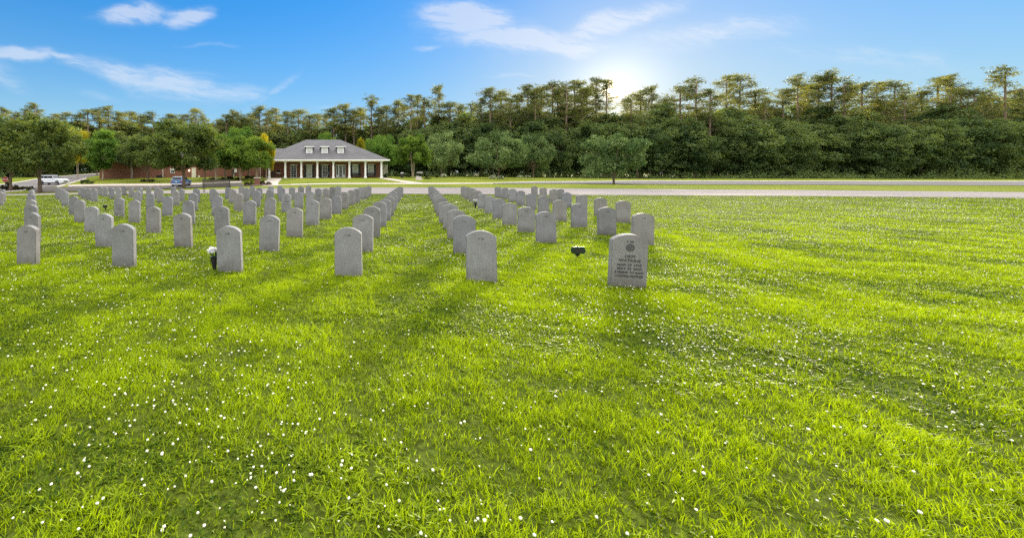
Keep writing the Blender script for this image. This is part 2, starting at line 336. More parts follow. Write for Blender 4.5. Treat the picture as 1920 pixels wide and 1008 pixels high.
def groundmat():
    m, nt, p, o = newmat('lawn_ground'); N = nt.nodes; L = nt.links
    ge = N.new('ShaderNodeNewGeometry')
    def noise(s, d, r=.6, sc=(1,1,1)):
        mp = N.new('ShaderNodeMapping'); mp.inputs['Scale'].default_value = sc; L.new(ge.outputs['Position'], mp.inputs[0])
        n = N.new('ShaderNodeTexNoise'); n.inputs['Scale'].default_value = s; n.inputs['Detail'].default_value = d; n.inputs['Roughness'].default_value = r; L.new(mp.outputs[0], n.inputs['Vector']); return n.outputs[0]
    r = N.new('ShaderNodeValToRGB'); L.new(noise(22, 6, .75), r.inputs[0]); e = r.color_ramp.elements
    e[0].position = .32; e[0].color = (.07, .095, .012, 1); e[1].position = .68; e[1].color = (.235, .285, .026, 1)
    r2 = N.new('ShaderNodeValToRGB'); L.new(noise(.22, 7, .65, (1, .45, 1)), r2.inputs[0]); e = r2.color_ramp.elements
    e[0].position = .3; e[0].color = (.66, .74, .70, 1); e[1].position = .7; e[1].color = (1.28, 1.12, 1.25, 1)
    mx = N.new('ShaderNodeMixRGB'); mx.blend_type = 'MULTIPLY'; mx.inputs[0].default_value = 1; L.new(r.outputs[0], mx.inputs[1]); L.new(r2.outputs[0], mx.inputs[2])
    L.new(mx.outputs[0], p.inputs['Base Color']); p.inputs['Roughness'].default_value = .95; p.inputs['Specular IOR Level'].default_value = .1
    b = N.new('ShaderNodeBump'); b.inputs['Strength'].default_value = .9; b.inputs['Distance'].default_value = .05; L.new(noise(14, 6, .8), b.inputs['Height']); L.new(b.outputs[0], p.inputs['Normal'])
    tr = N.new('ShaderNodeBsdfTranslucent'); L.new(mx.outputs[0], tr.inputs[0])
    return m
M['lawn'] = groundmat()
M['thatch'] = mat('thatch', (.062, .085, .010), .95, .55, 30, bump=.8, bscale=80, spec=.05)
def roadmat(name, c, speck=.25):
    m, nt, p, o = newmat(name); N = nt.nodes; L = nt.links
    ge = N.new('ShaderNodeNewGeometry')
    def noise(s, d, sc=(1,1,1)):
        mp = N.new('ShaderNodeMapping'); mp.inputs['Scale'].default_value = sc; L.new(ge.outputs['Position'], mp.inputs[0])
        n = N.new('ShaderNodeTexNoise'); n.inputs['Scale'].default_value = s; n.inputs['Detail'].default_value = d; L.new(mp.outputs[0], n.inputs['Vector']); return n.outputs[0]
    r = N.new('ShaderNodeValToRGB'); L.new(noise(60, 3), r.inputs[0]); e = r.color_ramp.elements
    e[0].position = .3; e[0].color = (*[x*(1-speck) for x in c], 1); e[1].position = .7; e[1].color = (*[x*(1+speck) for x in c], 1)
    r2 = N.new('ShaderNodeValToRGB'); L.new(noise(.5, 6, (.25, 1, 1)), r2.inputs[0]); e = r2.color_ramp.elements
    e[0].position = .3; e[0].color = (.8, .8, .8, 1); e[1].position = .7; e[1].color = (1.15, 1.13, 1.1, 1)
    mx = N.new('ShaderNodeMixRGB'); mx.blend_type = 'MULTIPLY'; mx.inputs[0].default_value = 1; L.new(r.outputs[0], mx.inputs[1]); L.new(r2.outputs[0], mx.inputs[2])
    L.new(mx.outputs[0], p.inputs['Base Color']); p.inputs['Roughness'].default_value = .95; p.inputs['Specular IOR Level'].default_value = .08; return m
M['road'] = roadmat('road_surface', (.235, .215, .21)); M['asphalt'] = roadmat('asphalt', (.10, .09, .085)); M['drive'] = roadmat('drive_asphalt', (.17, .16, .16)); M['walk'] = roadmat('walk_surface', (.46, .41, .36), .12)
# ---------------------------------------------------------------- terrain: measured control heights
ST={
'A':[(653,427,522),(679.5,402,474),(697,387,446.7),(711,378,427),(721,373.4,415),(728,368,405),(733.5,363.4,395.7),(737,359,387.7),(742,355.7,380.5),(745.5,353,376),(750.5,350,370.7)],
'B':[(430,424,513),(503,403.5,472),(551,389.8,445),(585,375.2,424.6),(610,371.5,411.7),(630,367,402),(645,359.6,393),(658,356.4,386.3),(668,354,381),(677,351.3,375.6),(685,350.4,373.4),(691,348.4,370)],
'C':[(230,420,502),(342,399.8,465.4),(415.5,386.8,440),(467,375.8,422.5),(505,370.7,408),(536,363.4,399.7),(560,360,392),(581,358.4,385),(596.5,353.1,380),(611.5,353.1,377),(623,350,374),(634,348.6,370)],
'D':[(48.5,423,496),(193.5,400.8,463.3),(286,387.7,437.3),(353,375.8,421.7),(406,367.6,407),(446,362.4,397),(480,357.3,389),(506,355.5,383.5),(528,351.3,378.8),(547,350.8,375.6),(564,347.8,372),(578,347,370)],
'E':[(57.5,398.7,456),(169,387.2,434.6),(250.5,375.4,419),(312.5,367.8,406),(361,362,397.5),(402,358.4,389),(435,354.8,382),(461,352,378),(486,351.7,374.7),(507,349.3,371.5),(525,348,370)],
'F':[(57,384,430),(148,375.2,417.6),(222,371,405),(280.5,362.2,393),(328,358,386.8),(367.5,351.7,382),(398.5,353.5,379),(427,351.3,374),(452,349.3,372),(473,348.7,370)],
'G':[(56,374.6,413),(137,367.9,404),(256.5,358.7,387),(299.5,354.2,381.4),(338.5,354,378)],
'H':[(57,363.2,396),(121,359,386.8),(176,354.6,379.6),(221,352.2,376),(261,351.7,375),(294,350.6,374),(325,348.8,372)],
'I':[(59,358.8,388),(116,355.4,379),(165,353.3,376),(208.5,352,373.4),(245.5,350.9,371.5),(278,348.4,370)],
'J':[(59,353.4,381),(111,353.3,375),(156,352.9,373),(197,351,369.4),(232.5,348.6,367.5)],
'K':[(107,352,373),(150,350,368.5),(187.5,349.7,367.9)],
'L':[(-1,360,386),(4,355.2,380)],
'R':[(904,433,530),(871,404,479),(855.5,393,448),(845,382.8,429),(836,378.5,418),(829,370.4,405.5),(824,365.6,397.5),(821,361,389.5),(817,356.7,382),(813,353,376),(809,349,371.6)],
'S':[(1178,439,540),(1025,397,455),(987,388.4,435),(956,380.4,422),(936,372.3,411.4),(919,367.6,399.7),(905,363,392.6),(895,357.3,386),(886,353,378.8),(877,350.4,375.6),(870,349.3,370.8)],
'T':[(1206,400,460),(1139,388.6,441),(1087,381.4,427),(1050,375,415.4),(1020,367.3,402),(997,362.5,394),(977,357.5,387.7),(961,354,379.6),(946.5,351.7,374.3),(934,350.2,371.2)],
'U':[(1169,376.3,417.6),(1127,370.5,405),(1091,365,398),(1063,360.6,389.5),(1038,354.6,380),(1019,351.7,375),(1002.5,348.8,371)],
'V':[(1051,354.7,374)],
}
# ground control: px, py, Y
CP=[(0,366.8,33),(90,366,32.5),(150,363.7,32),(345,363.5,30),(500,364,28.5),(640,364,27.5),(760,364,27),(900,365,26.5),(1080,366,26),(1190,367,25.5),
(0,364,38),(100,363.5,38),(150,361.5,38.5),(345,357,39),(480,353.5,37.5),(640,352,36.3),(760,351.8,36),(900,352,35),(1080,353.5,34),(1190,355,33.5),
(345,353,52),(345,350.8,60),(345,348.5,64),(345,346.5,67),(500,350,47),(600,347.5,44),(760,347,44),(900,346,46),(1000,345,48),(1190,346,48),
(500,348,51),(600,345.3,47.5),(760,345,47.5),(1000,343.3,53),(1190,339.5,66),(1190,335.5,95),(1000,333,95),(860,332,100),(930,336.5,80),
(600,334.2,74),(715,334,74),(505,334.6,74),(780,333,76),(780,341,56),(420,335,72),(380,333,80),(300,333,82),(217,331,86),
(75,361,42),(95,347.3,69),(0,353,58),(0,346.5,66),(70,336.5,82),(150,328.5,105),(215,324.7,120),(150,338.5,80),(162,344,68),(193,337.5,78),(278,340,72)]
FAR=[(-200,40,-.5),(-200,130,1.8),(-120,170,2.2),(0,180,1.2),(120,180,.8),(220,120,.4),(220,40,0),(220,-20,0),(-200,-20,-.6),(0,-20,0),(60,25,-.03),(60,40,.02),(90,60,.05),(90,95,.15),(-60,30,-.7),(0,1,0),(3,2,0),(-3,2,0.0),(8,3,0),(-8,3,-.1),(14,8,-.02),(25,15,-.03),(-80,60,-.3),(-80,95,.7),(0,110,.7),(60,110,.4)]
def build():
    P=[];L=[]
    for k,l in ST.items():
        for (x,t,b) in l:
            h=b-t
            if h<12: continue
            Y=F*.61/h; z=HC-(b-YH)*Y/F
            P.append(((x-CX)*Y/F,Y,z));L.append(30.*(1+ (30/h)**2))
    for (x,y,Y) in CP: P.append(((x-CX)*Y/F,Y,HC-(y-YH)*Y/F));L.append(.5)
    for p in FAR: P.append(p);L.append(1.)
    P=np.array(P,float);L=np.array(L)
    S=np.array([1,1])
    n=len(P);d=np.hypot(P[:,None,0]-P[None,:,0],P[:,None,1]-P[None,:,1])
    K=np.where(d>0,d*d*np.log(d+1e-9),0)/100
    A=np.zeros((n+3,n+3));A[:n,:n]=K+np.diag(L);A[:n,n]=1;A[:n,n+1:]=P[:,:2];A[n,:n]=1;A[n+1:,:n]=P[:,:2].T
    w=np.linalg.solve(A,np.r_[P[:,2],0,0,0])
    def g(X,Y):
        X=np.asarray(X,float);Y=np.asarray(Y,float);sh=X.shape;X=X.ravel();Y=Y.ravel()
        out=np.empty(len(X))
        for i in range(0,len(X),20000):
            x=X[i:i+20000];y=Y[i:i+20000]
            d=np.hypot(x[:,None]-P[None,:,0],y[:,None]-P[None,:,1])
            out[i:i+20000]=(d*d*np.log(d+1e-9)/100)@w[:n]+w[n]+w[n+1]*x+w[n+2]*y
        return out.reshape(sh)
    return g,P
def place(g,x,t,b):
    Y=np.linspace(2.5,40,3000);X=(x-CX)*Y/F;z=g(X,Y)
    e=(YH+(HC-z)*F/Y-b)**2+(YH+(HC-z-.61)*F/Y-t)**2
    i=e.argmin();return X[i],Y[i],z[i],YH+(HC-z[i])*F/Y[i]-b,YH+(HC-z[i]-.61)*F/Y[i]-t
g, _P = build()
def gz(X, Y):
    X = np.clip(np.asarray(X, float), -190, 215); Y = np.clip(np.asarray(Y, float), -19, 178); return g(X, Y)
def gz1(x, y): return float(gz(np.array([x]), np.array([y]))[0])
def px2X(px, Y): return (px-CX)*Y/F
def ground_hit(px, py, y0=1.2, y1=140):
    Y = np.linspace(y0, y1, 6000); X = (px-CX)*Y/F; yi = YH+(HC-gz(X, Y))*F/Y
    i = np.argmax(yi <= py); return float(X[i]), float(Y[i])
ORD = ['first','second','third','fourth','fifth','sixth','seventh','eighth','ninth','tenth','eleventh','twelfth','thirteenth','fourteenth','fifteenth','sixteenth','seventeenth','eighteenth','nineteenth']
TENS = {2:'twent',3:'thirt',4:'fort',5:'fift',6:'sixt',7:'sevent',8:'eight',9:'ninet'}
def ordw(n):
    if n < 20: return ORD[n-1]
    t, u = divmod(n, 10)
    if t >= 10: return 'hundred and '+ordw(n-100) if n > 100 else 'hundredth'
    return TENS[t]+'ieth' if u == 0 else TENS[t]+'y-'+ORD[u-1]
# ---------------------------------------------------------------- ground sheet
def make_ground():
    def axis(segs):
        o = []
        for a, b, s in segs: o += list(np.arange(a, b, s))
        return np.array(o)
    ys = axis([(-1500,-200,200),(-200,-20,30),(-20,0,4),(0,30,.4),(30,72,.8),(72,130,1.6),(130,200,6),(200,500,50),(500,1600,200)])
    xs = axis([(-1500,-200,200),(-200,-60,6),(-60,-20,1.2),(-20,32,.5),(32,80,1.6),(80,220,6),(220,500,50),(500,1600,200)])
    XX, YY = np.meshgrid(xs, ys); ZZ = gz(XX, YY)
    rng = np.random.default_rng(3)
    ZZ += np.where((YY < 25) & (YY > 0), rng.normal(0, .0005, ZZ.shape), 0)
    n, k = XX.shape; I = np.arange(n*k).reshape(n, k)
    Q = np.stack([I[:-1, :-1], I[:-1, 1:], I[1:, 1:], I[1:, :-1]], -1).reshape(-1, 4)
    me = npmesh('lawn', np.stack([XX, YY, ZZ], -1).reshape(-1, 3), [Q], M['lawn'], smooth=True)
    tag(link_mesh('lawn', me), kind='structure')
make_ground()
def strip(name, near, far, m, off=.02, n=120, k=6, kind='structure', label=None, cat=None, lift=0.0, world=False):
    """near/far: lists of (photo column, depth) or (X,Y) if world"""
    def res(l):
        P = np.array([((p if world else px2X(p, Y)), Y) for p, Y in l], float)
        d = np.r_[0, np.cumsum(np.hypot(*np.diff(P, axis=0).T))]; t = np.linspace(0, d[-1], n)
        return np.stack([np.interp(t, d, P[:, 0]), np.interp(t, d, P[:, 1])], -1)
    a, b = res(near), res(far); w = np.linspace(0, 1, k)[None, :, None]
    G = a[:, None]*(1-w)+b[:, None]*w
    Z = gz(G[..., 0], G[..., 1])+off+lift
    V = np.concatenate([G, Z[..., None]], -1); I = np.arange(n*k).reshape(n, k)
    Q = np.stack([I[:-1, :-1], I[:-1, 1:], I[1:, 1:], I[1:, :-1]], -1).reshape(-1, 4)
    V = V.reshape(-1, 3); fs = [Q]
    if lift:   # raised slab: skirt all round
        V2 = V.copy(); V2[:, 2] -= lift+off+.05; b0 = len(V); loop = list(I[:, 0])+list(I[-1, 1:])+list(I[::-1, -1][1:])+list(I[0, ::-1][1:])
        loop = np.array(loop); fs.append(np.stack([loop[:-1], loop[1:], loop[1:]+b0, loop[:-1]+b0], -1)); V = np.concatenate([V, V2])
    o = link_mesh(name, npmesh(name, V, fs, m)); return tag(o, label, cat, None, kind)
NEARE = [(-500,36),(0,33),(100,32.5),(345,30),(500,28.5),(640,27.5),(760,27),(900,26.5),(1080,26),(1200,25.5),(1500,24),(1960,21.5)]
FARE = [(-500,39),(0,38),(100,38),(150,38.5),(345,39),(500,37.5),(640,36.3),(760,36),(900,35),(1080,34),(1200,33.5),(1500,32),(1960,28)]
strip('near_road', NEARE, FARE, M['road'], .022, 220, 8)
strip('turf_base', [(-350,.5),(2250,.5)], [(-350, 35.0)]+[(p, Y-.02) for p, Y in NEARE if 0 <= p <= 1960]+[(2250, 20.0)], M['thatch'], .012, 420, 170)
def edge(line, dy): return [(p, Y+dy) for p, Y in line]
strip('dark_edge_strip', edge(FARE, .0), edge(FARE, .30), M['asphalt'], .026, 220, 2)  # narrow dark strip along the far edge of the near road
# pavement in front of the building and the road on the right
strip('pavement', [(492,48.7),(520,48.4),(600,46.9),(700,46.2),(790,46.0),(900,47.6),(935,48.0)], [(492,52.0),(520,51.6),(600,49.6),(700,48.8),(790,48.6),(900,50.0),(935,50.2)], M['walk'], .03, 80, 4)
strip('right_road', [(925,48),(1000,49),(1100,49),(1190,48.5),(1500,46),(1960,42)], [(925,50.3),(1000,57),(1100,61),(1190,66),(1500,66),(1960,62)], M['drive'], .035, 120, 8)
strip('kerb_strip', [(925,50.4),(1000,57.1),(1100,61.1),(1190,66.1),(1500,66.1),(1960,62.1)], [(925,50.6),(1000,57.6),(1100,61.8),(1190,67),(1500,67),(1960,63)], M['kerb'], .0, 120, 2, lift=.1)
strip('kerb_strip', edge([(925,50.4),(790,49.0),(700,49.1),(600,50.0),(545,51.0)], .05), edge([(925,50.6),(790,49.2),(700,49.3),(600,50.2),(545,51.2)], .05), M['kerb'], .0, 60, 2, lift=.08)
# left street with the parked blue car
strip('left_street', [(60,44),(150,46),(250,49),(345,52.5),(420,53),(462,52.5)], [(60,60),(150,62),(250,63.5),(345,64.5),(420,64.5),(452,64)], M['asphalt'], .03, 90, 8)
strip('left_pavement', [(128,61.6),(150,62.2),(250,63.7),(345,64.7),(420,64.7),(452,64.2)], [(128,64.6),(150,65.2),(250,66.7),(345,67.7),(420,67.7),(456,67.2)], M['walk'], .04, 80, 3, lift=.08)
strip('kerb_strip', [(-60,47.5),(12,46),(40,50),(62,56)], [(-60,48.3),(12,46.7),(40,51),(62,57.5)], M['kerb'], .0, 40, 2, lift=.1)
# the drive that climbs to the left behind the building
strip('left_drive', [(-60,50),(20,57),(75,60),(105,62.5),(125,70),(150,80),(185,98),(217,112)], [(-60,60),(0,66),(70,82),(110,93),(150,105),(180,113),(200,118),(217,121)], M['drive'], .045, 120, 12)
strip('kerb_strip', [(-60,60.1),(0,66.1),(70,82.1),(110,93.1),(150,105.1),(180,113.1),(217,121.2)], [(-60,60.6),(0,66.8),(70,83.2),(110,94.4),(150,107),(180,115),(217,123.5)], M['kerb'], .0, 90, 2, lift=.12)
strip('kerb_strip', [(106,61.8),(112,63.2),(126,70),(151,80),(160,84)], [(110,61.4),(116,62.8),(130,69.6),(155,79.6),(163,83.6)], M['kerb'], .0, 60, 2, lift=.12)
strip('footpath', [(-42.5,84),(-36,86)], [(-42.5,85.4),(-36,87.2)], M['walk'], .03, 12, 3, world=True)
# paths from the porch to the pavement
strip('footpath', [(-7.4,51.9),(-8.6,60),(-9.3,73.5)], [(-5.3,51.7),(-6.2,60),(-6.9,73.5)], M['walk'], .034, 50, 5, world=True)
strip('footpath', [(11.0,48.7),(10.9,60),(10.6,73.5)], [(13.2,48.7),(12.6,60),(12.2,73.5)], M['walk'], .034, 50, 5, world=True)
strip('planting_bed', [(455,51.8),(470,51.0),(500,51.2),(511,53)], [(462,60),(475,61),(500,61),(510,59)], M['mulch'], .05, 30, 6)
strip('planting_bed', [(-40,48.5),(10,47.5),(38,51),(60,57)], [(-40,49.5),(0,55),(30,57.5),(58,58.5)], M['mulch'], .05, 30, 6)

# ---------------------------------------------------------------- headstones
TH = .078; SW = .335; SH = .61; YAW = -R(13.1)
def stone_mesh(h=SH, w=SW):
    prof = [(-w/2, -.22), (w/2, -.22)]; sh = h-.068
    for i in range(13):
        t = i/12; x = w/2-w*t; prof.append((x, sh+.068*(1-(2*t-1)**2)**.9 if 0 < t < 1 else sh))
    b = MB(); b.prism(prof, 0, TH); me = b.mesh('headstone', M['granite'], bevel=.006)
    for p in me.polygons: p.use_smooth = False
    return me
def text_mesh(lines, name='inscription', m='engraving', y=-.0025):
    """lines: (text, height, centre x, baseline z, width or None)"""
    V = []; Fc = []
    for (t, s, cx, bz, wd) in lines:
        cu = bpy.data.curves.new('t', 'FONT'); cu.body = t; cu.align_x = 'CENTER'; cu.size = s/.70; cu.extrude = .0015; cu.offset = s*.012; cu.resolution_u = 3
        ob = bpy.data.objects.new('t', cu); COL.objects.link(ob); bpy.context.view_layer.update()
        me = bpy.data.meshes.new_from_object(ob.evaluated_get(bpy.context.evaluated_depsgraph_get()))
        xs = [v.co.x for v in me.vertices]; sx = 1.0
        if wd and xs: sx = wd/(max(xs)-min(xs))
        b0 = len(V); V += [(cx+v.co.x*sx, y-v.co.z, bz+v.co.y) for v in me.vertices]; Fc += [tuple(b0+i for i in p.vertices) for p in me.polygons]
        bpy.data.objects.remove(ob); bpy.data.curves.remove(cu); bpy.data.meshes.remove(me)
    me = bpy.data.meshes.new(name); me.from_pydata(V, [], Fc); me.materials.append(M[m]); return me
def dashes(rows, seed, m='engraving_soft'):
    rr = random.Random(seed); b = MB()
    for (z, wtot, h) in rows:
        x = -wtot/2
        while x < wtot/2:
            l = rr.uniform(.006, .012); hh = h*rr.uniform(.75, 1); b.bx(x, x+l*.55, -.003, .002, z, z+hh)
            if rr.random() < .5: b.bx(x, x+l, -.003, .002, z+rr.choice((0, hh*.45, hh*.8)), z+rr.choice((.2, .6, 1))*hh)
            x += l+.005+(0.012 if rr.random() < .2 else 0)
    return b.mesh('inscription', M[m])
ROWS = {'A': 'the row edging the left of the aisle', 'B': 'the second row left of the aisle', 'C': 'the third row left of the aisle', 'D': 'the fourth row left of the aisle', 'E': 'the fifth row left of the aisle', 'F': 'the sixth row left of the aisle', 'G': 'the seventh row left of the aisle', 'H': 'the eighth row left of the aisle', 'I': 'the ninth row left of the aisle', 'J': 'the tenth row left of the aisle', 'K': 'the eleventh row left of the aisle', 'R': 'the row edging the right of the aisle', 'S': 'the second row right of the aisle', 'T': 'the third row right of the aisle', 'U': 'the fourth row right of the aisle', 'V': '', 'L': ''}
def build_stones():
    rng = random.Random(5); base = stone_mesh()
    nums = ['8  362','8  361','8  360','8  359','8  342','8  341','8  321']
    nmesh = [text_mesh([(t, .018, 0, .512, None)], 'grave_number', 'engraving_soft') for t in nums]
    SPOT = {}
    for k, l in ST.items():
        for i, s in enumerate(l):
            x, y, z, _, _ = place(g, *s)
            ztop = HC-(s[1]-YH)*y/F; sc = 1.0
            big = (k == 'S' and i == 0)
            # face centre column was measured on the front face
            hh = max(.57, min(.66, ztop-z)); sz = hh/SH
            o = link_mesh('headstone', base); o.location = (x, y, z); o.scale = (1.0, 1, sz)
            if big: o.scale = (1.06, 1, sz)
            o.rotation_euler = (R(rng.gauss(0, 1.0)), R(rng.gauss(0, .9)), YAW+R(rng.gauss(0, 1.5)))
            where = ROWS[k]; pos = 'nearest' if i == 0 else ordw(i+1)+' from the front'
            if i == len(l)-1 and i: pos = 'farthest'
            lab = 'grey granite headstone, %s in %s' % (pos, where)
            if k == 'V': lab = 'single grey headstone before the road, behind the fourth row right of the aisle'
            if k == 'L': lab = 'pale headstone cut off by the left edge of the picture, %s of two' % ('nearer' if i == 0 else 'farther')
            if big: lab = 'engraved granite headstone with a round emblem and black lettering, nearest at the right'
            if k == 'C' and i == 5: lab = 'headstone engraved with a cross above lines, in the third row left of the aisle'
            if k == 'F' and i == 2: lab = 'brownish headstone with lines of lettering, in the sixth row left of the aisle'
            tag(o, lab, 'headstone', 'headstones standing in rows on the lawn'); SPOT[k, i] = o
            h = s[2]-s[1]
            if big:
                L = [('8  262', .018, .0, .522, None), ('OKPI', .032, .0, .349, .095), ('WATKINS', .032, .0, .302, .205), ('MAR 29 1945', .025, .0, .256, .225), ('MAY 25 2020', .025, .0, .214, .225), ('A FRIEND TO MANY', .023, .0, .172, .275), ('A LOVING MOTHER', .023, .0, .131, .265)]
                [link_mesh('engraved_line', text_mesh([l_], 'engraved_line'), o) for l_ in L]
                b = MB(); n = 40
                def ring(r0, r1, cx, cz):
                    for q in range(n):
                        a0, a1 = 2*math.pi*q/n, 2*math.pi*(q+1)/n
                        b.add([(cx+r0*math.cos(a0), -.003, cz+r0*math.sin(a0)), (cx+r1*math.cos(a0), -.003, cz+r1*math.sin(a0)), (cx+r1*math.cos(a1), -.003, cz+r1*math.sin(a1)), (cx+r0*math.cos(a1), -.003, cz+r0*math.sin(a1))], [(0,1,2,3)])
                ring(.035, .041, 0, .463); ring(.006, .011, 0, .463)
                for q in range(9):
                    a = 2*math.pi*q/9+.2; ring(.0065, .0105, .0235*math.cos(a), .463+.0235*math.sin(a))
                e = b.build('emblem', M['engraving'], o)
            elif h > 44 and not (k, i) in (('R', 9),):
                c = link_mesh('grave_number', nmesh[(i*3+ord(k)) % len(nmesh)], o)
            if (k, i) == ('F', 2): [link_mesh('engraved_line', dashes([r_], 3+q_), o) for q_, r_ in enumerate([(.36, .2, .03), (.31, .16, .025), (.265, .2, .022), (.225, .19, .022), (.185, .15, .02)])]
            if (k, i) == ('C', 5):
                b = MB(); b.bx(-.008, .008, -.003, .002, .44, .53); b.bx(-.03, .03, -.003, .002, .485, .5); b.bx(-.05,.05,-.003,.002,.415,.425)
                b.build('cross_emblem', M['engraving_soft'], o); [link_mesh('engraved_line', dashes([r_], 7+q_), o) for q_, r_ in enumerate([(.35, .24, .035), (.29, .2, .02), (.245, .23, .02), (.19, .2, .018)])]
            if (k, i) in (('C', 8), ('C', 9), ('B', 6), ('B', 2+6), ('C', 10), ('F', 7), ('F', 5), ('E', 8)):
                b = MB(); b.lathe([(.03, -.003), (.03, .002)], (0, 0, .5), 10, 'Y'); b.build('emblem', M['engraving_soft'], o)
                [link_mesh('engraved_line', dashes([r_], i+ord(k)+q_), o) for q_, r_ in enumerate([(.39, .22, .03), (.33, .2, .024), (.28, .2, .02), (.23, .17, .02)])]
    return SPOT
SPOT = build_stones()
# ---------------------------------------------------------------- brick building
BZ = .50; BO = (0, 74, BZ)
def build_building():
    B = empty('brick_building', BO, label='low red brick building with grey hipped roof and white porch columns', cat='building')
    W = MB()
    # main walls (local: y from the front eave, z from the porch floor)
    zt = 3.30
    W.bx(-10.9, 11.6, 3.6, 3.8, -.6, zt); W.bx(-10.9, 11.6, 16.6, 16.8, -1, zt); W.bx(-10.9, -10.7, 3.8, 16.6, -1, zt); W.bx(11.4, 11.6, 3.8, 16.6, -1, zt)
    W.build('wall', M['brick'], B)
    P = MB(); P.bx(-10.9, 12.0, .35, 3.6, -.7, -.0); P.bx(-10.9, 12.4, .05, .35, -.7, -.12); P.build('porch_floor', M['concrete'], B)
    # roof: hip
    x0, x1, y0, y1, ze, zr = -11.5, 12.76, 0, 17.3, 3.36, 7.72; h = (y1-y0)/2; r0, r1 = x0+h, x1-h
    rf = MB(); e = .12
    rf.add([(x0,y0,ze),(x1,y0,ze),(x1,y1,ze),(x0,y1,ze),(r0,y0+h,zr),(r1,y0+h,zr)], [(0,1,5,4),(1,2,5),(2,3,4,5),(3,0,4),(0,3,2,1)])
    roof = rf.build('roof', M['shingle'], B)
    ev = MB(); ev.bx(x0, x1, -.03, .02, ze-.2, ze+.03); ev.bx(x1-.02, x1+.03, .02, y1, ze-.2, ze+.03); ev.bx(x0-.03, x0+.02, .02, y1, ze-.2, ze+.03); ev.build('eave_board', M['white_paint'], roof)
    sf = MB(); sf.bx(x0+.05, x1-.05, .05, 3.55, ze-.17, ze-.1); sf.build('porch_ceiling', M['white_paint'], B)
    bm_ = MB(); bm_.bx(-9.75, 11.75, .62, .98, 3.0, ze-.18); bm_.build('porch_beam', M['cream_paint'], B)
    for i in range(8):
        px = 505+30.0*i; X = (px-CX)*74.8/F; c = MB()
        c.bx(X-.27, X+.27, .53, 1.07, 0, .16); c.bx(X-.22, X+.22, .58, 1.02, .16, .3)
        c.add([(X-.18,.62,.3),(X+.18,.62,.3),(X+.18,.98,.3),(X-.18,.98,.3),(X-.155,.645,2.75),(X+.155,.645,2.75),(X+.155,.955,2.75),(X-.155,.955,2.75)], [(0,1,5,4),(1,2,6,5),(2,3,7,6),(3,0,4,7)])
        c.bx(X-.2, X+.2, .6, 1.0, 2.75, 2.86); c.bx(X-.24, X+.24, .56, 1.04, 2.86, 3.0)
        c.build('column', M['white_paint'], B, bevel=.01)
    def frame(mb, x0, x1, z0, z1, y, w=.11, d=.07):
        mb.bx(x0, x0+w, y-d, y, z0, z1); mb.bx(x1-w, x1, y-d, y, z0, z1); mb.bx(x0+w, x1-w, y-d, y, z1-w, z1); mb.bx(x0+w, x1-w, y-d, y, z0, z0+w)
    def window(name, px0, px1, z0, z1, cols, rows, gl='glass', shutters=False, Yw=77.55, lint=True, fm='white_paint'):
        x0, x1 = (px0-CX)*Yw/F, (px1-CX)*Yw/F; y = 3.6
        f = MB(); frame(f, x0, x1, z0, z1, y)
        for c in range(1, cols): xx = x0+.11+(x1-x0-.22)*c/cols; f.bx(xx-.02, xx+.02, y-.05, y-.02, z0+.11, z1-.11)
        for r in range(1, rows): zz = z0+.11+(z1-z0-.22)*r/rows; f.bx(x0+.11, x1-.11, y-.045, y-.022, zz-.018, zz+.018)
        fo = f.build(name, M[fm], B)
        p = MB(); p.bx(x0+.1, x1-.1, y-.02, y+.01, z0+.1, z1-.1); p.build('pane', M[gl], fo)
        if lint: l = MB(); l.bx(x0-.2, x1+.2, y-.06, y, z1+.03, z1+.22); l.build('lintel', M['concrete'], fo)
        if shutters:
            for (a, b) in ((x0-.48, x0-.06), (x1+.06, x1+.48)):
                s = MB(); s.bx(a, b, y-.05, y, z0+.02, z1)
                for q in range(14): zq = z0+.1+(z1-z0-.2)*q/14; s.bx(a+.05, b-.05, y-.062, y-.05, zq, zq+.07)
                s.build('shutter', M['shutter'], B)
    window('porch_door', 545, 556.3, .03, 2.45, 2, 5)
    window('porch_window', 574.8, 585, .1, 2.45, 3, 6, 'blind', True)
    window('porch_window', 603.6, 614, .1, 2.45, 3, 5, 'glass', True)
    window('porch_window', 661, 671.5, .45, 2.5, 3, 4, 'blind', True)
    window('porch_window', 690, 700.5, .45, 2.5, 3, 4, 'blind', True)
    # entrance with side lights
    Yw = 77.55; x0, x1 = (629.8-CX)*Yw/F, (647.5-CX)*Yw/F; f = MB(); frame(f, x0, x1, .03, 2.55, 3.6, .12, .09)
    f.bx(x0+.38, x0+.55, 3.52, 3.6, .03, 2.43); f.bx(x1-.55, x1-.38, 3.52, 3.6, .03, 2.43); f.bx(x0+.12, x0+.38, 3.54, 3.6, .15, .6); f.bx(x1-.38, x1-.12, 3.54, 3.6, .15, .6)
    en = f.build('entrance', M['white_paint'], B); p = MB(); p.bx(x0+.1, x1-.1, 3.575, 3.6, .1, 2.45); p.build('pane', M['glass'], en)
    d = MB(); frame(d, x0+.56, x1-.56, .06, 2.4, 3.575, .11, .03); d.bx((x0+x1)/2-.02, (x0+x1)/2+.02, 3.55, 3.575, .17, 2.29)
    for r in range(1, 5): d.bx(x0+.67, x1-.67, 3.552, 3.573, .17+r*.42, .2+r*.42)
    d.build('entrance_door', M['white_paint'], en)
    # left wing
    wx0, wx1, wy0, wy1 = -44.4, -10.9, 7.6, 19.5; w = MB()
    w.bx(wx0, wx1, wy0, wy0+.2, -.9, zt); w.bx(wx0, wx0+.2, wy0+.2, wy1, -.9, zt); w.bx(wx0, wx1, wy1, wy1+.2, -.9, zt); w.build('wing_wall', M['brick'], B)
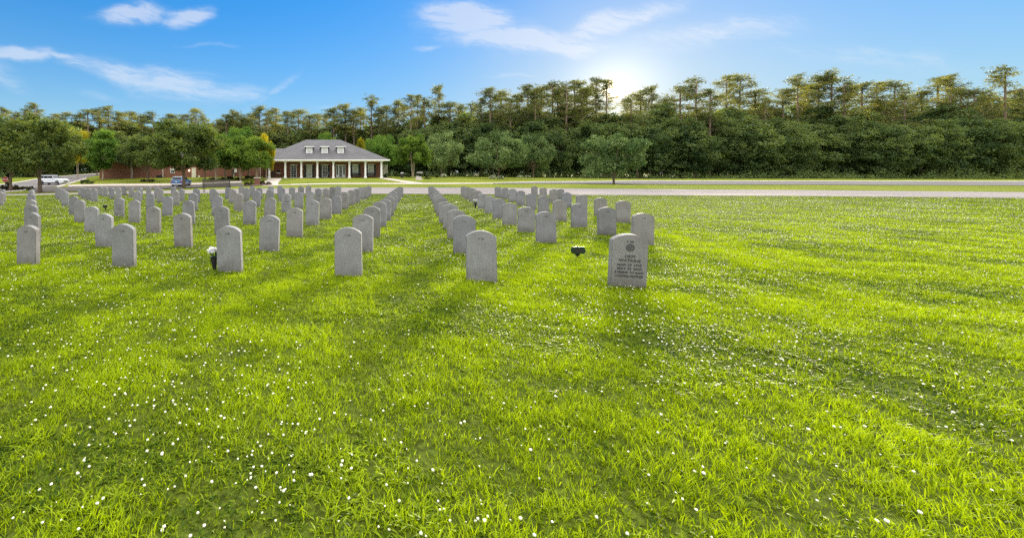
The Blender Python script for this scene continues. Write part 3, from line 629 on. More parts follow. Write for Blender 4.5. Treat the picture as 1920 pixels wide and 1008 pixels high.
    hx = (wy1-wy0+1)/2; q = MB(); zr2 = 6.25; a0, a1, b0, b1 = wx0-.5, -8.6, wy0-.5, wy1+.7; hm = (b1-b0)/2
    q.add([(a0,b0,ze-.02),(a1,b0,ze-.02),(a1,b1,ze-.02),(a0,b1,ze-.02),(a0+hm,b0+hm,zr2),(-6.5,b0+hm,zr2)], [(0,1,5,4),(1,2,5),(2,3,4,5),(3,0,4),(0,3,2,1)])
    wr = q.build('wing_roof', M['shingle'], B); ev = MB(); ev.bx(a0, -11.3, b0-.04, b0+.01, ze-.2, ze+.01); ev.build('eave_board', M['white_paint'], wr)
    v = MB(); X = (506-CX)*88/F; v.bx(X-.4, X+.4, 13.6, 14.4, 6.0, 7.35); v.bx(X-.52, X+.52, 13.48, 14.52, 7.35, 7.5); v.build('roof_vent', M['white_paint'], wr)
    def wx(px): return (px-CX)*81.6/F
    f = MB(); frame(f, wx(319.3), wx(328), .95, 1.95, wy0, .1, .07); fo = f.build('wing_window', M['white_paint'], B)
    p = MB(); p.bx(wx(319.3)+.1, wx(328)-.1, wy0-.03, wy0, 1.05, 1.45); p.build('pane', M['glass'], fo); p = MB(); p.bx(wx(319.3)+.1, wx(328)-.1, wy0-.035, wy0, 1.45, 1.86); p.build('blind', M['white_paint'], fo)
    d = MB(); d.bx(wx(359.5), wx(367.5), wy0-.06, wy0, -.25, 2.0); d.build('wing_door', M['cream_paint'], B)
    for px in (248, 305.8, 438, 488.3):
        t = MB(); t.tube([(wx(px), wy0-.08, -.2), (wx(px), wy0-.08, 3.1)], [.07, .07], 8); t.build('downspout', M['white_paint'], B)
    l = MB(); l.lathe([(.02,-.18),(.12,-.1),(.12,.12),(.03,.2)], (wx(355), wy0-.14, 1.45), 10); l.build('wall_lamp', M['lamp_glow'], B)
    l = MB(); l.bx(wx(439.5), wx(444.3), wy0-.16, wy0, 1.0, 1.75); l.build('meter_box', M['white_paint'], B, bevel=.03)
    l = MB(); l.bx(wx(371.8), wx(375), wy0-.1, wy0, -.05, .42); l.build('wall_box', M['petal'], B, bevel=.02)
    # dormers
    for px in (579.8, 608.7, 638.8):
        Yd = 76.6; X = (px-CX)*Yd/F; y = Yd-74; z0 = ze+(y)*.504-.05; z1 = 5.95; w2 = .60
        yb = (z1-ze)/.504
        f = MB(); f.add([(X-w2,y,z0),(X+w2,y,z0),(X+w2,y,z1),(X-w2,y,z1),(X-w2,yb,z1),(X+w2,yb,z1)], [(0,1,2,3),(0,3,4),(1,5,2),(3,2,5,4)])
        dm = f.build('dormer', M['white_paint'], B)
        w_ = MB(); w_.bx(X-w2+.16, X+w2-.16, y-.025, y+.01, z0+.22, z1-.1); pn = w_.build('dormer_louvre', mat_louvre, dm)
        s = MB()
        for q in range(12): zq = z0+.25+(z1-z0-.4)*q/12; s.box((X, y-.035, zq+.03), (2*w2-.34, .012, .05), 0, .5)
        s.build('louvre_slat', M['white_paint'], dm)
        r = MB(); ov = .27; zr3 = z1+.48; yr = (zr3-ze)/.504
        r.add([(X-w2-ov,y-ov,z1),(X+w2+ov,y-ov,z1),(X,y+w2,zr3),(X,yr,zr3),(X-w2-ov,yb+.1,z1),(X+w2+ov,yb+.1,z1)], [(0,1,2),(0,2,3,4),(1,5,3,2),(0,4,5,1)])
        dr = r.build('dormer_roof', M['shingle'], dm)
        e = MB(); e.bx(X-w2-ov-.02, X+w2+ov+.02, y-ov-.04, y-ov+.01, z1-.13, z1+.02); e.bx(X-w2-ov-.03, X-w2-ov+.02, y-ov+.01, yb, z1-.13, z1+.02); e.bx(X+w2+ov-.02, X+w2+ov+.03, y-ov+.01, yb, z1-.13, z1+.02); e.build('eave_board', M['white_paint'], dm)
    # shelf niche and screen at the right end
    n = MB(); xx = lambda px: (px-CX)*77.5/F
    n.bx(xx(518), xx(526), 3.35, 3.6, .85, 1.02); n.build('wall_shelf', M['white_paint'], B)
    n = MB(); n.bx(xx(520), xx(524.5), 3.42, 3.6, 1.02, 1.5); n.bx(xx(519.3), xx(525.2), 3.4, 3.6, 1.3, 1.42); n.build('shelf_ornament', M['plastic_black'], B, bevel=.03)
    n = MB()
    for q in range(9): n.bx(11.65+q*.14, 11.7+q*.14, 4.3, 4.36, -.1, 2.6-abs(q-4)**2*.02)
    for q in range(17): n.bx(11.6, 12.95, 4.36, 4.4, .05+q*.15, .1+q*.15)
    n.bx(11.6, 11.7, 4.2, 4.5, -.3, 2.6); n.bx(12.9, 13.0, 4.2, 4.5, -.3, 2.6); n.build('lattice_screen', M['cream_paint'], B)
    return B
mat_louvre = mat('louvre', (.62, .64, .68), .6, .08, 3)
build_building()

# ---------------------------------------------------------------- benches, signs, bins, flowers
def bench(X, Y, z, wd, label, name='garden_bench', rz=0, back=True, m='bench_metal', mesh_back=False, hb=.95, group=None):
    T = empty(name, (X, Y, z), rz, label, 'bench', group); h = wd/2
    s = MB()
    for q in range(6): s.bx(-h, h, -.25+q*.085, -.19+q*.085, .43, .455)
    s.build('seat', M[m], T)
    b = MB()   # back on +y side
    n = int(wd/.05)
    if mesh_back:
        for q in range(n+1): b.bx(-h+q*wd/n-.016, -h+q*wd/n+.016, .27, .285, .48, hb)
        for q in range(6): zq = .48+q*(hb-.48)/5; b.bx(-h, h, .262, .27, zq-.012, zq+.012)
    else:
        for q in range(5): zq = .55+q*.09; b.bx(-h, h, .26, .285, zq, zq+.06)
    b.build('backrest', M[m], T)
    for sx in (-1, 1):
        for sy in (-.24, .25):
            l = MB(); l.tube([(sx*(h-.04), sy, 0), (sx*(h-.04), sy, .43 if sy < 0 else hb)], [.024, .022], 6); l.build('leg', M[m], T)
        a = MB(); a.bx(sx*(h-.04)-.03, sx*(h-.04)+.03, -.27, .27, .62, .65); a.tube([(sx*(h-.04), -.25, .43), (sx*(h-.04), -.25, .62)], [.02, .02], 6); a.build('armrest', M[m], T)
    return T
Xb, Yb = px2X(407, 31.2), 31.2
bench(Xb, Yb, gz1(Xb, Yb)-.02, 2.05, 'dark metal bench with slatted back standing by the road behind the headstones', rz=R(184), mesh_back=True, hb=1.02)
for px, wd, nm in ((668, 1.5, 'under the first shuttered window right of the entrance'), (695.5, 1.45, 'under the rightmost shuttered porch window')):
    bench((px-CX)*76.9/F, 76.9, BZ, wd, 'dark wooden bench on the porch '+nm, 'porch_bench', rz=0, m='shutter', hb=.98, group='benches on the porch')
def rocking_chair(px, Y):
    T = empty('rocking_chair', ((px-CX)*Y/F, Y, BZ), R(15), 'dark rocking chair at the left end of the porch', 'chair')
    s = MB(); s.bx(-.28, .28, -.25, .25, .42, .46); s.build('seat', M['shutter'], T)
    b = MB()
    for q in range(6): b.box((-.23+q*.092, .30, .82), (.05, .02, .75), 0, -.15)
    b.box((0, .36, 1.2), (.58, .03, .1), 0, -.15); b.build('backrest', M['shutter'], T)
    for sx in (-.27, .27):
        r = MB(); r.tube([(sx, -.45, .08), (sx, -.2, .02), (sx, .15, .01), (sx, .5, .1)], [.02]*4, 6); r.tube([(sx, -.22, .02), (sx, -.22, .65)], [.02]*2, 6); r.tube([(sx, .24, .02), (sx, .26, .45)], [.02]*2, 6); r.bx(sx-.03, sx+.03, -.26, .26, .64, .67); r.build('rocker', M['shutter'], T)
rocking_chair(512.5, 76.6)
def display_stand(px, Y, z, w, h0, h1, label, m='plastic_black', top=False):
    T = empty('display_stand', (px2X(px, Y), Y, z), 0, label, 'display stand')
    for sx in (-w/2+.06, w/2-.06): l = MB(); l.bx(sx-.035, sx+.035, -.03, .03, -.05, h0+.05); l.build('leg', M['plastic_black'], T)
    p = MB(); p.box((0, -.02, (h0+h1)/2), (w, .05, h1-h0), 0, -.5 if top else 0); p.build('panel', M[m], T, bevel=.01)
    f = MB(); f.box((0, -.0, h0), (w+.04, .06, .05)); f.build('panel_rail', M['plastic_black'], T)
display_stand(611.8, 73.2, .46, 1.15, .72, 1.18, 'dark display board on two legs in front of the porch')
display_stand(787, 77.5, .5, 1.1, .85, 1.2, 'pale panel on two dark legs on the lawn right of the building', 'stone_block', True)
def on(px, Y): X = px2X(px, Y); return X, Y, gz1(X, Y)
x, y, z = on(785, 64.5)
T = empty('stone_block', (x, y, z), 0, 'pinkish pale stone marker block lying on the lawn right of the building', 'stone marker')
b = MB(); b.prism([(-.45,-.1),(.45,-.1),(.38,.55),(-.40,.62)], -.3, .25); b.build('block', M['stone_block'], T, bevel=.03); b = MB(); b.box((0, 0, .0), (1.1, .8, .1)); b.build('plinth', M['concrete'], T)
x, y, z = on(754, 76)
T = empty('litter_bin', (x, y, z), 0, 'black round litter bin with domed lid on the lawn right of the building', 'litter bin')
b = MB(); b.lathe([(.27,0),(.31,.1),(.33,.78)], n=18); b.build('bin_body', M['plastic_black'], T); b = MB(); b.lathe([(.36,.78),(.36,.84),(.28,.96),(.08,1.03)], n=18); b.build('lid', M['stone_block'], T)
x, y, z = on(299, 81.2)
T = empty('air_conditioner', (x, y, BZ-.35), 0, 'dark box unit against the brick wing wall', 'air conditioner')
b = MB(); b.bx(-.45, .45, -.4, .4, .05, .85)
for q in range(9): b.bx(-.4, .4, -.42, -.4, .12+q*.075, .15+q*.075)
b.build('housing', M['plastic_black'], T, bevel=.02); b = MB(); b.lathe([(.3,.85),(.32,.88),(.1,.9)], n=16); b.build('fan_guard', M['black_metal'], T)
# brick pillar with cap in the planting bed
x, y, z = on(482.5, 57)
T = empty('brick_pillar', (x, y, z), 0, 'short brick pillar with a stone cap in the planting bed before the porch', 'pillar')
b = MB(); b.bx(-.36, .36, -.36, .36, -.1, .86); b.build('shaft', M['brick'], T); b = MB(); b.bx(-.45, .45, -.45, .45, .86, .97); b.build('cap', M['stone_block'], T, bevel=.02)
# stop sign
def stop_sign(px, Y):
    x, y, z = on(px, Y); zc = HC-(336.5-YH)*Y/F; r = .38
    T = empty('stop_sign', (x, y, z), R(12), 'red octagonal stop sign on a dark post at the left edge', 'traffic sign')
    b = MB(); b.bx(-.035, .035, 0, .05, -.1, zc-z+.3); b.build('post', M['black_metal'], T)
    p = [(r*math.cos(R(22.5+45*i)), zc-z+r*math.sin(R(22.5+45*i))) for i in range(8)]; b = MB(); b.prism(p, -.012, -.003); s = b.build('sign_plate', M['sign_red'], T)
    b = MB(); n = 8; q0 = [(r*.97*math.cos(R(22.5+45*i)), zc-z+r*.97*math.sin(R(22.5+45*i))) for i in range(8)]; q1 = [(r*.91*math.cos(R(22.5+45*i)), zc-z+r*.91*math.sin(R(22.5+45*i))) for i in range(8)]
    for i in range(8): j = (i+1) % 8; b.add([(q0[i][0], -.015, q0[i][1]), (q0[j][0], -.015, q0[j][1]), (q1[j][0], -.015, q1[j][1]), (q1[i][0], -.015, q1[i][1])], [(0,1,2,3)])
    b.build('border', M['petal_white'], s)
    link_mesh('lettering', text_mesh([('STOP', .25, 0, zc-z-.125, .56)], 'lettering', 'petal_white', y=-.016), s)
stop_sign(10, 50)
# temporary grave markers: dark green plate on a stake
def marker(px, ytop, ybot, wpx, label):
    X, Y = ground_hit(px, ybot); z = gz1(X, Y); w = wpx*Y/F; zt = HC-(ytop-YH)*Y/F-z; h = w*.52
    T = empty('grave_marker', (X, Y, z), YAW*.6, label, 'grave marker', 'temporary grave markers on stakes'); b = MB(); c = w*.17
    b.prism([(-w/2+c*.6,zt-h),(w/2-c*.6,zt-h),(w/2,zt-h+c),(w/2,zt-c),(w/2-c*.6,zt),(-w/2+c*.6,zt),(-w/2,zt-c),(-w/2,zt-h+c)], -.012, .012); b.build('plate', M['green_plate'], T, bevel=.003)
    b = MB(); b.bx(-w/2+c, w/2-c, -.016, -.0125, zt-h+c*.8, zt-c*.8); b.build('card_window', M['black_metal'], T)
    b = MB(); b.bx(-.014, .014, .0125, .022, -.15, zt-.02); b.bx(-.03, .03, .0125, .02, zt-h-.03, zt-h+.03); b.build('stake', M['black_metal'], T)
marker(1084, 462.5, 485, 25, 'dark green grave marker plate on a stake near the engraved headstone at the right')
marker(197, 384.5, 395.5, 9.5, 'small dark grave marker plate on a stake among the headstones at the left')
# flowers in cone vases
def bouquet(px, ybot, hpx, label, colors, cone=True, rad=.09, dy=0, seed=1, lean=0):
    X, Y = ground_hit(px, ybot); Y += dy; X = px2X(px, Y); z = gz1(X, Y); h = hpx*Y/F; rr = random.Random(seed)
    T = empty('flower_vase' if cone else 'flower_bunch', (X, Y, z), 0, label, 'flowers', 'flowers left at the graves')
    T.rotation_euler = (0, lean, 0)
    if cone:
        b = MB(); b.lathe([(.012,-.08),(.02,0),(.048,h*.62),(.052,h*.66),(.045,h*.66)], n=14); b.build('vase', M['black_metal'], T)
    b = MB(); top = h*.62 if cone else 0
    for q in range(16):
        a = rr.uniform(0, 6.28); r = rr.uniform(0, rad); zz = rr.uniform(top+.05, h)
        b.tube([(0, 0, top-.02), (r*.6*math.cos(a), r*.6*math.sin(a), (top+zz)/2), (r*math.cos(a), r*math.sin(a), zz)], [.003]*3, 4)
        b.add([(r*.5*math.cos(a), r*.5*math.sin(a), top+.02), (r*1.3*math.cos(a+.3), r*1.3*math.sin(a+.3), (top+zz)/2+.02), (r*1.2*math.cos(a-.3), r*1.2*math.sin(a-.3), (top+zz)/2)], [(0,1,2)])
    b.build('stems', M['green_leaf'], T)
    for ci, c in enumerate(colors):
        b = MB()
        for q in range(9 if cone else 7):
            a = rr.uniform(0, 6.28); r = rr.uniform(0, rad); zz = rr.uniform(top+.05, h); cc = (r*math.cos(a), r*math.sin(a), zz)
            for pth in range(7):
                t = pth*.9; b.add([cc, (cc[0]+.03*math.cos(t), cc[1]+.03*math.sin(t), cc[2]+.012), (cc[0]+.024*math.cos(t+.45), cc[1]+.024*math.sin(t+.45), cc[2]+.022), (cc[0]+.03*math.cos(t+.9), cc[1]+.03*math.sin(t+.9), cc[2]+.01)], [(0,1,2,3)])
            b.lathe([(.004,-.01),(.012,0),(.010,.012)], cc, 7)
        b.build('blooms', M[c], T)
M['red_petal'] = mat('red_petal', (.5, .03, .05), .6, .1, 20); M['blue_petal'] = mat('blue_petal', (.06, .08, .3), .6, .1, 20)
bouquet(402.5, 509, 43, 'black cone vase of white flowers half hidden behind a near headstone left of the aisle', ['petal_white','petal_white'], rad=.062, seed=2, lean=-.06)
bouquet(891.5, 391.5, 17, 'black cone vase of white flowers beside a headstone right of the aisle', ['petal_white','petal_white'], rad=.10, seed=3)
bouquet(237.5, 366, 6.5, 'small bunch of red, white and blue flowers by a far headstone at the left', ['red_petal','petal_white','blue_petal'], False, .07, seed=4)
bouquet(107.5, 372, 6, 'small bunch of white flowers at the foot of a headstone in the far left group', ['petal_white'], False, .07, dy=-.6, seed=5)

# ---------------------------------------------------------------- cars
def car(name, loc, rz, label, Lc, Wc, Hc, paint, kind):
    T = empty(name, loc, rz, label, 'car'); L, W, H = Lc, Wc/2, Hc    # local: +x is forward
    hl = L/2; wr = .34; fx, rx = hl-.88, -hl+.82; sill = .24; belt = H*.615
    # side outline of the lower body with wheel arches
    pr = [(-hl+.03, .42), (-hl+.10, .27)]
    def arch(cx):
        return [(cx+(wr+.05)*math.cos(R(a)), .30+(wr+.05)*math.sin(R(a))) for a in range(180, -1, -20)]
    pr += [(rx-wr-.05, .24)]+arch(rx)[1:-1]+[(rx+wr+.05, sill), (fx-wr-.05, sill)]+arch(fx)[1:-1]+[(fx+wr+.05, .25), (hl-.10, .27), (hl, .45), (hl-.01, .70), (hl-.10, .86), (hl-.30, .94), (hl-.70, 1.0 if kind == 'suv' else .92), (hl-1.22, belt+.02), (-hl+.25, belt+.03), (-hl+.06, belt-.02), (-hl, .62)]
    n = len(pr); secs = [(-1.0, .93, 0), (-.94, 1.0, 0), (.94, 1.0, 0), (1.0, .93, 0)]; vs = []
    zc = .55
    for (s, k, _) in secs:
        for (a, b) in pr: vs.append((a*(1 if k == 1 else .985), s*W, zc+(b-zc)*(1 if k == 1 else .94) if b > .5 else b))
    fs = [tuple(range(n))[::-1], tuple(range(3*n, 4*n))]+[(j*n+i, j*n+(i+1) % n, (j+1)*n+(i+1) % n, (j+1)*n+i) for j in range(3) for i in range(n)]
    b = MB(); b.add(vs, fs); body = b.build('body', M[paint], T, bevel=.022)
    # cabin
    roof0, roof1 = (-hl+.48, hl-2.0) if kind == 'suv' else (-hl+.45, hl-1.95)
    gx0, gx1 = -hl+.12, hl-1.22; tw = W*.76; bw = W*.95; zt = H-.02
    c = MB(); c.add([(gx0,-bw,belt),(gx1,-bw,belt),(gx1,bw,belt),(gx0,bw,belt),(roof0,-tw,zt-.05),(roof1,-tw,zt-.05),(roof1,tw,zt-.05),(roof0,tw,zt-.05)], [(0,1,5,4),(1,2,6,5),(2,3,7,6),(3,0,4,7),(4,5,6,7)])
    c.build('cabin', M[paint], T, bevel=.04)
    r = MB(); r.bx(roof0-.03, roof1+.02, -tw-.01, tw+.01, zt-.07, zt); ro = r.build('roof', M['silver_paint' if kind == 'suv' else 'white_paint'], T, bevel=.03)
    for s in (-1, 1): q = MB(); q.tube([(roof0+.15, s*(tw-.07), zt+.0), (roof0+.2, s*(tw-.07), zt+.05), (roof1-.2, s*(tw-.07), zt+.05), (roof1-.15, s*(tw-.07), zt)], [.018]*4, 6); q.build('roof_rail', M['black_metal'], ro)
    def panel(name, P, m, off, parent=T):
        P = [Vector(p) for p in P]; nn = (P[1]-P[0]).cross(P[2]-P[0]).normalized(); cen = sum(P, Vector())/len(P)
        if nn.dot(cen-Vector((0, 0, .9))) < 0: nn = -nn
        v = [p+nn*off for p in P]+[p-nn*.02 for p in P]; k = len(P); bb = MB(); bb.add(v, [tuple(range(k)), tuple(range(k, 2*k))[::-1]]+[(i, (i+1) % k, k+(i+1) % k, k+i) for i in range(k)]); return bb.build(name, m, parent)
    def lerp(a, b, t): return tuple(a[i]+(b[i]-a[i])*t for i in range(3))
    for s in (-1, 1):
        A, B_, C_, D_ = (gx0, s*bw, belt), (gx1, s*bw, belt), (roof1, s*tw, zt-.05), (roof0, s*tw, zt-.05)
        def pt(u, v): return lerp(lerp(A, B_, u), lerp(D_, C_, u), v)
        for (u0, u1) in ((.05, .325), (.335, .625), (.635, .955)):
            panel('side_window', [pt(u0, .12), pt(u1, .12), pt(u1, .86), pt(u0, .86)], M['car_glass'], .008)
        h = MB()
        for uu in (.36, .66): p = pt(uu, 0); h.bx(p[0], p[0]+.17, s*(W+.0)-.02, s*(W+.0)+.02, belt-.14, belt-.10)
        h.build('door_handle', M[paint], T)
        m_ = MB(); m_.bx(gx1-.42, gx1-.22, s*(W+.02)-.07, s*(W+.02)+.09, belt, belt+.14); m_.build('wing_mirror', M[paint], T, bevel=.03)
        k = MB(); k.bx(rx+wr+.06, fx-wr-.06, s*(W+.004)-.012, s*(W+.004)+.012, sill, sill+.14); k.build('side_skirt', M['plastic_black'], T)
        for cx in (fx, rx):
            w = MB(); w.lathe([(wr-.09,-.11),(wr-.02,-.10),(wr,-.07),(wr,.07),(wr-.02,.10),(wr-.09,.11)], (0,0,0), 24, 'Y'); wo = w.build('wheel', M['tyre'], T, smooth=False); wo.location = (cx, s*(W-.11), .32+.02)
            q = MB(); q.lathe([(wr-.10,-.02),(wr-.095,.012),(wr-.13,.0),(.05,.0),(.045,.02)] if s > 0 else [(wr-.10,.02),(wr-.095,-.012),(wr-.13,.0),(.05,.0),(.045,-.02)], (0, s*.105, 0), 20, 'Y')
            for a in range(5): ang = a*2*math.pi/5; q.box((math.cos(ang)*.13, s*.112, math.sin(ang)*.13), (.03, .02, .03))
            q.build('rim', M['rim'], wo)
        panel('headlight', [(hl-.13, s*(W-.02), .68), (hl-.02, s*(W-.30), .66), (hl-.08, s*(W-.30), .80), (hl-.42, s*(W-.04), .82)], M['clear_lens'], .015)
        panel('tail_light', [(-hl+.01, s*(W-.25), belt-.30), (-hl+.03, s*(W-.03), belt-.30), (-hl+.10, s*(W-.04), belt+.0), (-hl+.07, s*(W-.22), belt+.0)], M['red_lens'], .02)
    panel('windscreen', [lerp((gx1,-bw,belt),(roof1,-tw,zt-.05),.1), lerp((gx1,bw,belt),(roof1,tw,zt-.05),.1), lerp((gx1,bw*.97,belt),(roof1,tw*.95,zt-.05),.9), lerp((gx1,-bw*.97,belt),(roof1,-tw*.95,zt-.05),.9)], M['car_glass'], .01)
    panel('rear_window', [lerp((gx0,-bw*.86,belt),(roof0,-tw*.86,zt-.05),.15), lerp((gx0,bw*.86,belt),(roof0,tw*.86,zt-.05),.15), lerp((gx0,bw*.86,belt),(roof0,tw*.86,zt-.05),.82), lerp((gx0,-bw*.86,belt),(roof0,-tw*.86,zt-.05),.82)], M['car_glass'], .01)
    p = MB(); p.bx(-hl-.015, -hl+.02, -.17, .17, .62, .73); p.build('number_plate', M['petal_white'], T)
    p = MB(); p.bx(-hl-.03, -hl+.14, -W*.94, W*.94, .28, .46); p.build('rear_bumper', M['silver_paint' if kind != 'suv' else paint], T, bevel=.03)
    p = MB(); p.bx(hl-.12, hl+.02, -W*.5, W*.5, .45, .64); p.build('grille', M['plastic_black'], T, bevel=.02)
    p = MB(); p.bx(-hl+.3, hl-.3, -W+.22, W-.22, .18, .3); p.build('underbody', M['plastic_black'], T)
x, y, z = on(100, 67.5)
car('parked_car', (x, y, z+.07), R(-5), 'white sport utility car parked side-on on the drive at the left', 4.4, 1.8, 1.60, 'silver_paint', 'suv')
x, y, z = on(336.5, 61.5)
car('parked_car', (x, y+.8, z+.05), R(88), 'small blue hatchback with white roof parked behind the oak trunk, seen from the rear', 4.0, 1.78, 1.52, 'blue_paint', 'hatch')
# ---------------------------------------------------------------- foliage
def leaves(name, C, rad, per, size, m, rng, flat=.7, upw=.5, asp=.5, tintc=None, droop=0):
    """C: clump centres (n,3), rad: (n,) clump radius; per leaves each -> mesh of small rhombic leaves"""
    n = len(C); rad = np.broadcast_to(rad, (n,)); idx = np.repeat(np.arange(n), per); k = len(idx)
    P = rng.normal(0, .5, (k, 3))*rad[idx, None]; P[:, 2] *= flat; P = P+C[idx]
    nn = rng.normal(0, 1, (k, 3)); nn[:, 2] += upw*np.sign(rng.normal(.5, 1, k)); nn /= np.linalg.norm(nn, axis=1)[:, None]
    t = rng.normal(0, 1, (k, 3)); u = np.cross(nn, t); u /= np.linalg.norm(u, axis=1)[:, None]+1e-9; w = np.cross(nn, u)
    s = size*rng.uniform(.6, 1.35, k)[:, None]
    V = np.stack([P+u*s, P+w*s*asp, P-u*s, P-w*s*asp], 1).reshape(-1, 3)
    ct = rng.uniform(.15, .85, n) if tintc is None else .5+(np.asarray(tintc)-.5)*1.5
    tint = np.clip(ct[idx]+rng.normal(0, .14, k), 0, 1); tint = np.repeat(tint, 4)
    return npmesh(name, V, [np.arange(k*4).reshape(k, 4)], m, tint=tint)
def sph(rng, n):
    d = rng.normal(0, 1, (n, 3)); return d/np.linalg.norm(d, axis=1)[:, None]
def crown_pts(rng, rx, rz, cz, K, per_lobe, cut=-.75, jag=.22, lobe=.36):
    d = sph(rng, K*2); d = d[d[:, 2] > cut][:K]; K = len(d)
    r = rng.uniform(.60, .60+jag+.05, K)[:, None]; L = d*r*np.array([rx, rx, rz])
    lr = lobe*min(rx, rz)*rng.uniform(.7, 1.25, K)
    i = np.repeat(np.arange(K), per_lobe); dd = sph(rng, len(i)); rr = rng.uniform(.55, 1.0, len(i))[:, None]
    C = L[i]+dd*rr*lr[i, None]*np.array([1.15, 1.15, .8]); C[:, 2] += cz
    lt = rng.uniform(.25, .75, K); return C, L+np.array([0, 0, cz]), lr, lt[i]+rng.normal(0, .1, len(i))
def trunk_mesh(name, rng, base_z, top_z, r0, tips, m, wob=.12, forks=1, spread=.2, n=7):
    b = MB(); starts = []
    for f in range(forks):
        a = f*6.28/max(forks, 1)+rng.uniform(0, 1); dx = math.cos(a)*spread*(forks > 1); dy = math.sin(a)*spread*(forks > 1)
        pts = []; rr = []; q = 6
        for i in range(q+1):
            t = i/q; pts.append((dx*(.3+2.6*t)+rng.normal(0, wob*.35)*t, dy*(.3+2.6*t)+rng.normal(0, wob*.35)*t, base_z+(top_z-base_z)*t))
            rr.append(r0*(1.35 if i == 0 else 1-.5*t)/(forks**.45))
        b.tube(pts, rr, n); starts.append(pts)
    for j, tp in enumerate(tips):
        s = starts[j % forks]; i = rng.integers(len(s)//2, len(s)); p0 = Vector(s[i]); p1 = Vector(tp); mid = (p0*.45+p1*.55)+Vector((0, 0, -.08*(p1-p0).length))
        r = r0*.38/(forks**.3); b.tube([p0, mid, p1], [r, r*.6, r*.2], 5, cap=False)
    return b.mesh(name, m, smooth=True)
PROTO = {}
def proto(kind, var):
    if (kind, var) in PROTO: return PROTO[kind, var]
    rng = np.random.default_rng(hash((len(kind), ord(kind[0]), ord(kind[-1]), var)) % 99991)
    T = lambda C, k: [tuple(C[i]) for i in rng.choice(len(C), min(k, len(C)), replace=False)]
    if kind in ('oak', 'tall_grey'):            # low broad street oak, nominal 8 m wide, 7.5 m high
        C, L, lr, tc = crown_pts(rng, 3.8, 2.95, 4.75, 60, 26, -.85, .34, .26)
        cr = leaves('crown', C, .40, 15, .15, M['oak_leaf' if kind == 'oak' else 'grey_leaf'], rng, .8, .3, .45, tc); tr = trunk_mesh('trunk', rng, -.3, 3.4, .21, T(L, 16), M['bark']); dim = (8.0, 7.9)
    elif kind == 'grey_oak':     # shrubby grey green live oak with low crown
        C, L, lr, tc = crown_pts(rng, 3.7, 2.7, 3.3, 46, 28, -.8, .36, .27)
        cr = leaves('crown', C, .36, 16, .135, M['grey_oak_leaf'], rng, .9, .4, .4, tc); tr = trunk_mesh('trunk', rng, -.3, 2.2, .15, T(L, 14), M['bark']); dim = (8.0, 6.3)
    elif kind == 'round':        # round headed tree on a slim trunk
        C, L, lr, tc = crown_pts(rng, 2.8, 3.85, 5.6, 50, 26, -1, .22, .30)
        cr = leaves('crown', C, .36, 16, .145, M['green_leaf'], rng, .9, .3, .5, tc); tr = trunk_mesh('trunk', rng, -.3, 4.5, .15, T(L, 10), M['pale_bark'], .05); dim = (6.2, 9.8)
    elif kind in ('myrtle', 'yellow'):  # crape myrtle, vase of pale stems
        C, L, lr, tc = crown_pts(rng, 2.95, 2.25, 3.75, 50, 26, -.8, .34, .32)
        cr = leaves('crown', C, .34, 16, .135, M['bright_leaf' if kind == 'myrtle' else 'sunlit_yellow_leaf'], rng, .7, .3, .45, tc)
        tr = trunk_mesh('trunk', rng, -.2, 3.5, .14, T(L, 12), M['pale_bark'], .1, 4, .17); dim = (6.3, 6.1)
    elif kind == 'green':        # leafy lighter green tree
        C, L, lr, tc = crown_pts(rng, 3.4, 3.4, 5.0, 44, 26, -.9, .3, .3)
        cr = leaves('crown', C, .42, 22, .13, M['green_leaf'], rng, .85, .3, .5, tc); tr = trunk_mesh('trunk', rng, -.3, 4, .18, T(L, 10), M['bark']); dim = (7.4, 8.9)
    elif kind == 'wood':         # tall broadleaf of the wood, leafy to the ground
        C, L, lr, tc = crown_pts(rng, rng.uniform(3.5, 4.3), rng.uniform(5.8, 6.6), 7.6, 60, 20, -1, .38, .32)
        cr = leaves('crown', C, .62, 16, .21, M['wood_leaf'], rng, .8, .3, .5, tc); tr = trunk_mesh('trunk', rng, -.5, 8, .24, T(L, 10), M['bark']); dim = (8.8, 14.6)
    elif kind == 'pine':         # loblolly pine, 24 m: bare mast, open crown in the top third
        H = 24.0; C = []; tips = []; tc = []; nb = rng.integers(24, 36); cb = rng.uniform(.50, .64)
        for i in range(nb):
            t = (i+.5)/nb; z = H*(cb+(1-cb)*t**.85); reach = (3.4*(1-t)**.55+.5)*rng.uniform(.45, 1.15)*(1.0 if t > .12 else .7); a = rng.uniform(0, 6.283)
            tipp = np.array([reach*math.cos(a), reach*math.sin(a), z+.18*reach+rng.uniform(-.3, .5)]); tips.append(tuple(tipp)); tt = rng.uniform(.2, .8)
            for s in np.linspace(.45, 1, 5):
                for _ in range(3): C.append([tipp[0]*s+rng.normal(0, .42), tipp[1]*s+rng.normal(0, .42), z+(tipp[2]-z)*s+rng.normal(.1, .2)]); tc.append(tt+rng.normal(0, .08))
        for _ in range(16): C.append([rng.normal(0, .45), rng.normal(0, .45), H-rng.uniform(0, 1.3)]); tc.append(rng.uniform(.3, .8))
        C = np.array(C); cr = leaves('crown', C, .46, 9, .18, M['pine_leaf'], rng, .75, .2, .3, np.array(tc))
        b = MB(); lean = rng.normal(0, .25, 2); mast = [(lean[0]*t*t, lean[1]*t*t, -.5+(H)*t) for t in np.linspace(0, 1, 9)]; b.tube(mast, [.26*(1-.75*t)+.02 for t in np.linspace(0, 1, 9)], 8)
        for tp in tips: b.tube([(lean[0]*(tp[2]/H)**2, lean[1]*(tp[2]/H)**2, tp[2]-.5), (tp[0]*.5, tp[1]*.5, tp[2]-.25), tp], [.06, .045, .02], 4, cap=False)
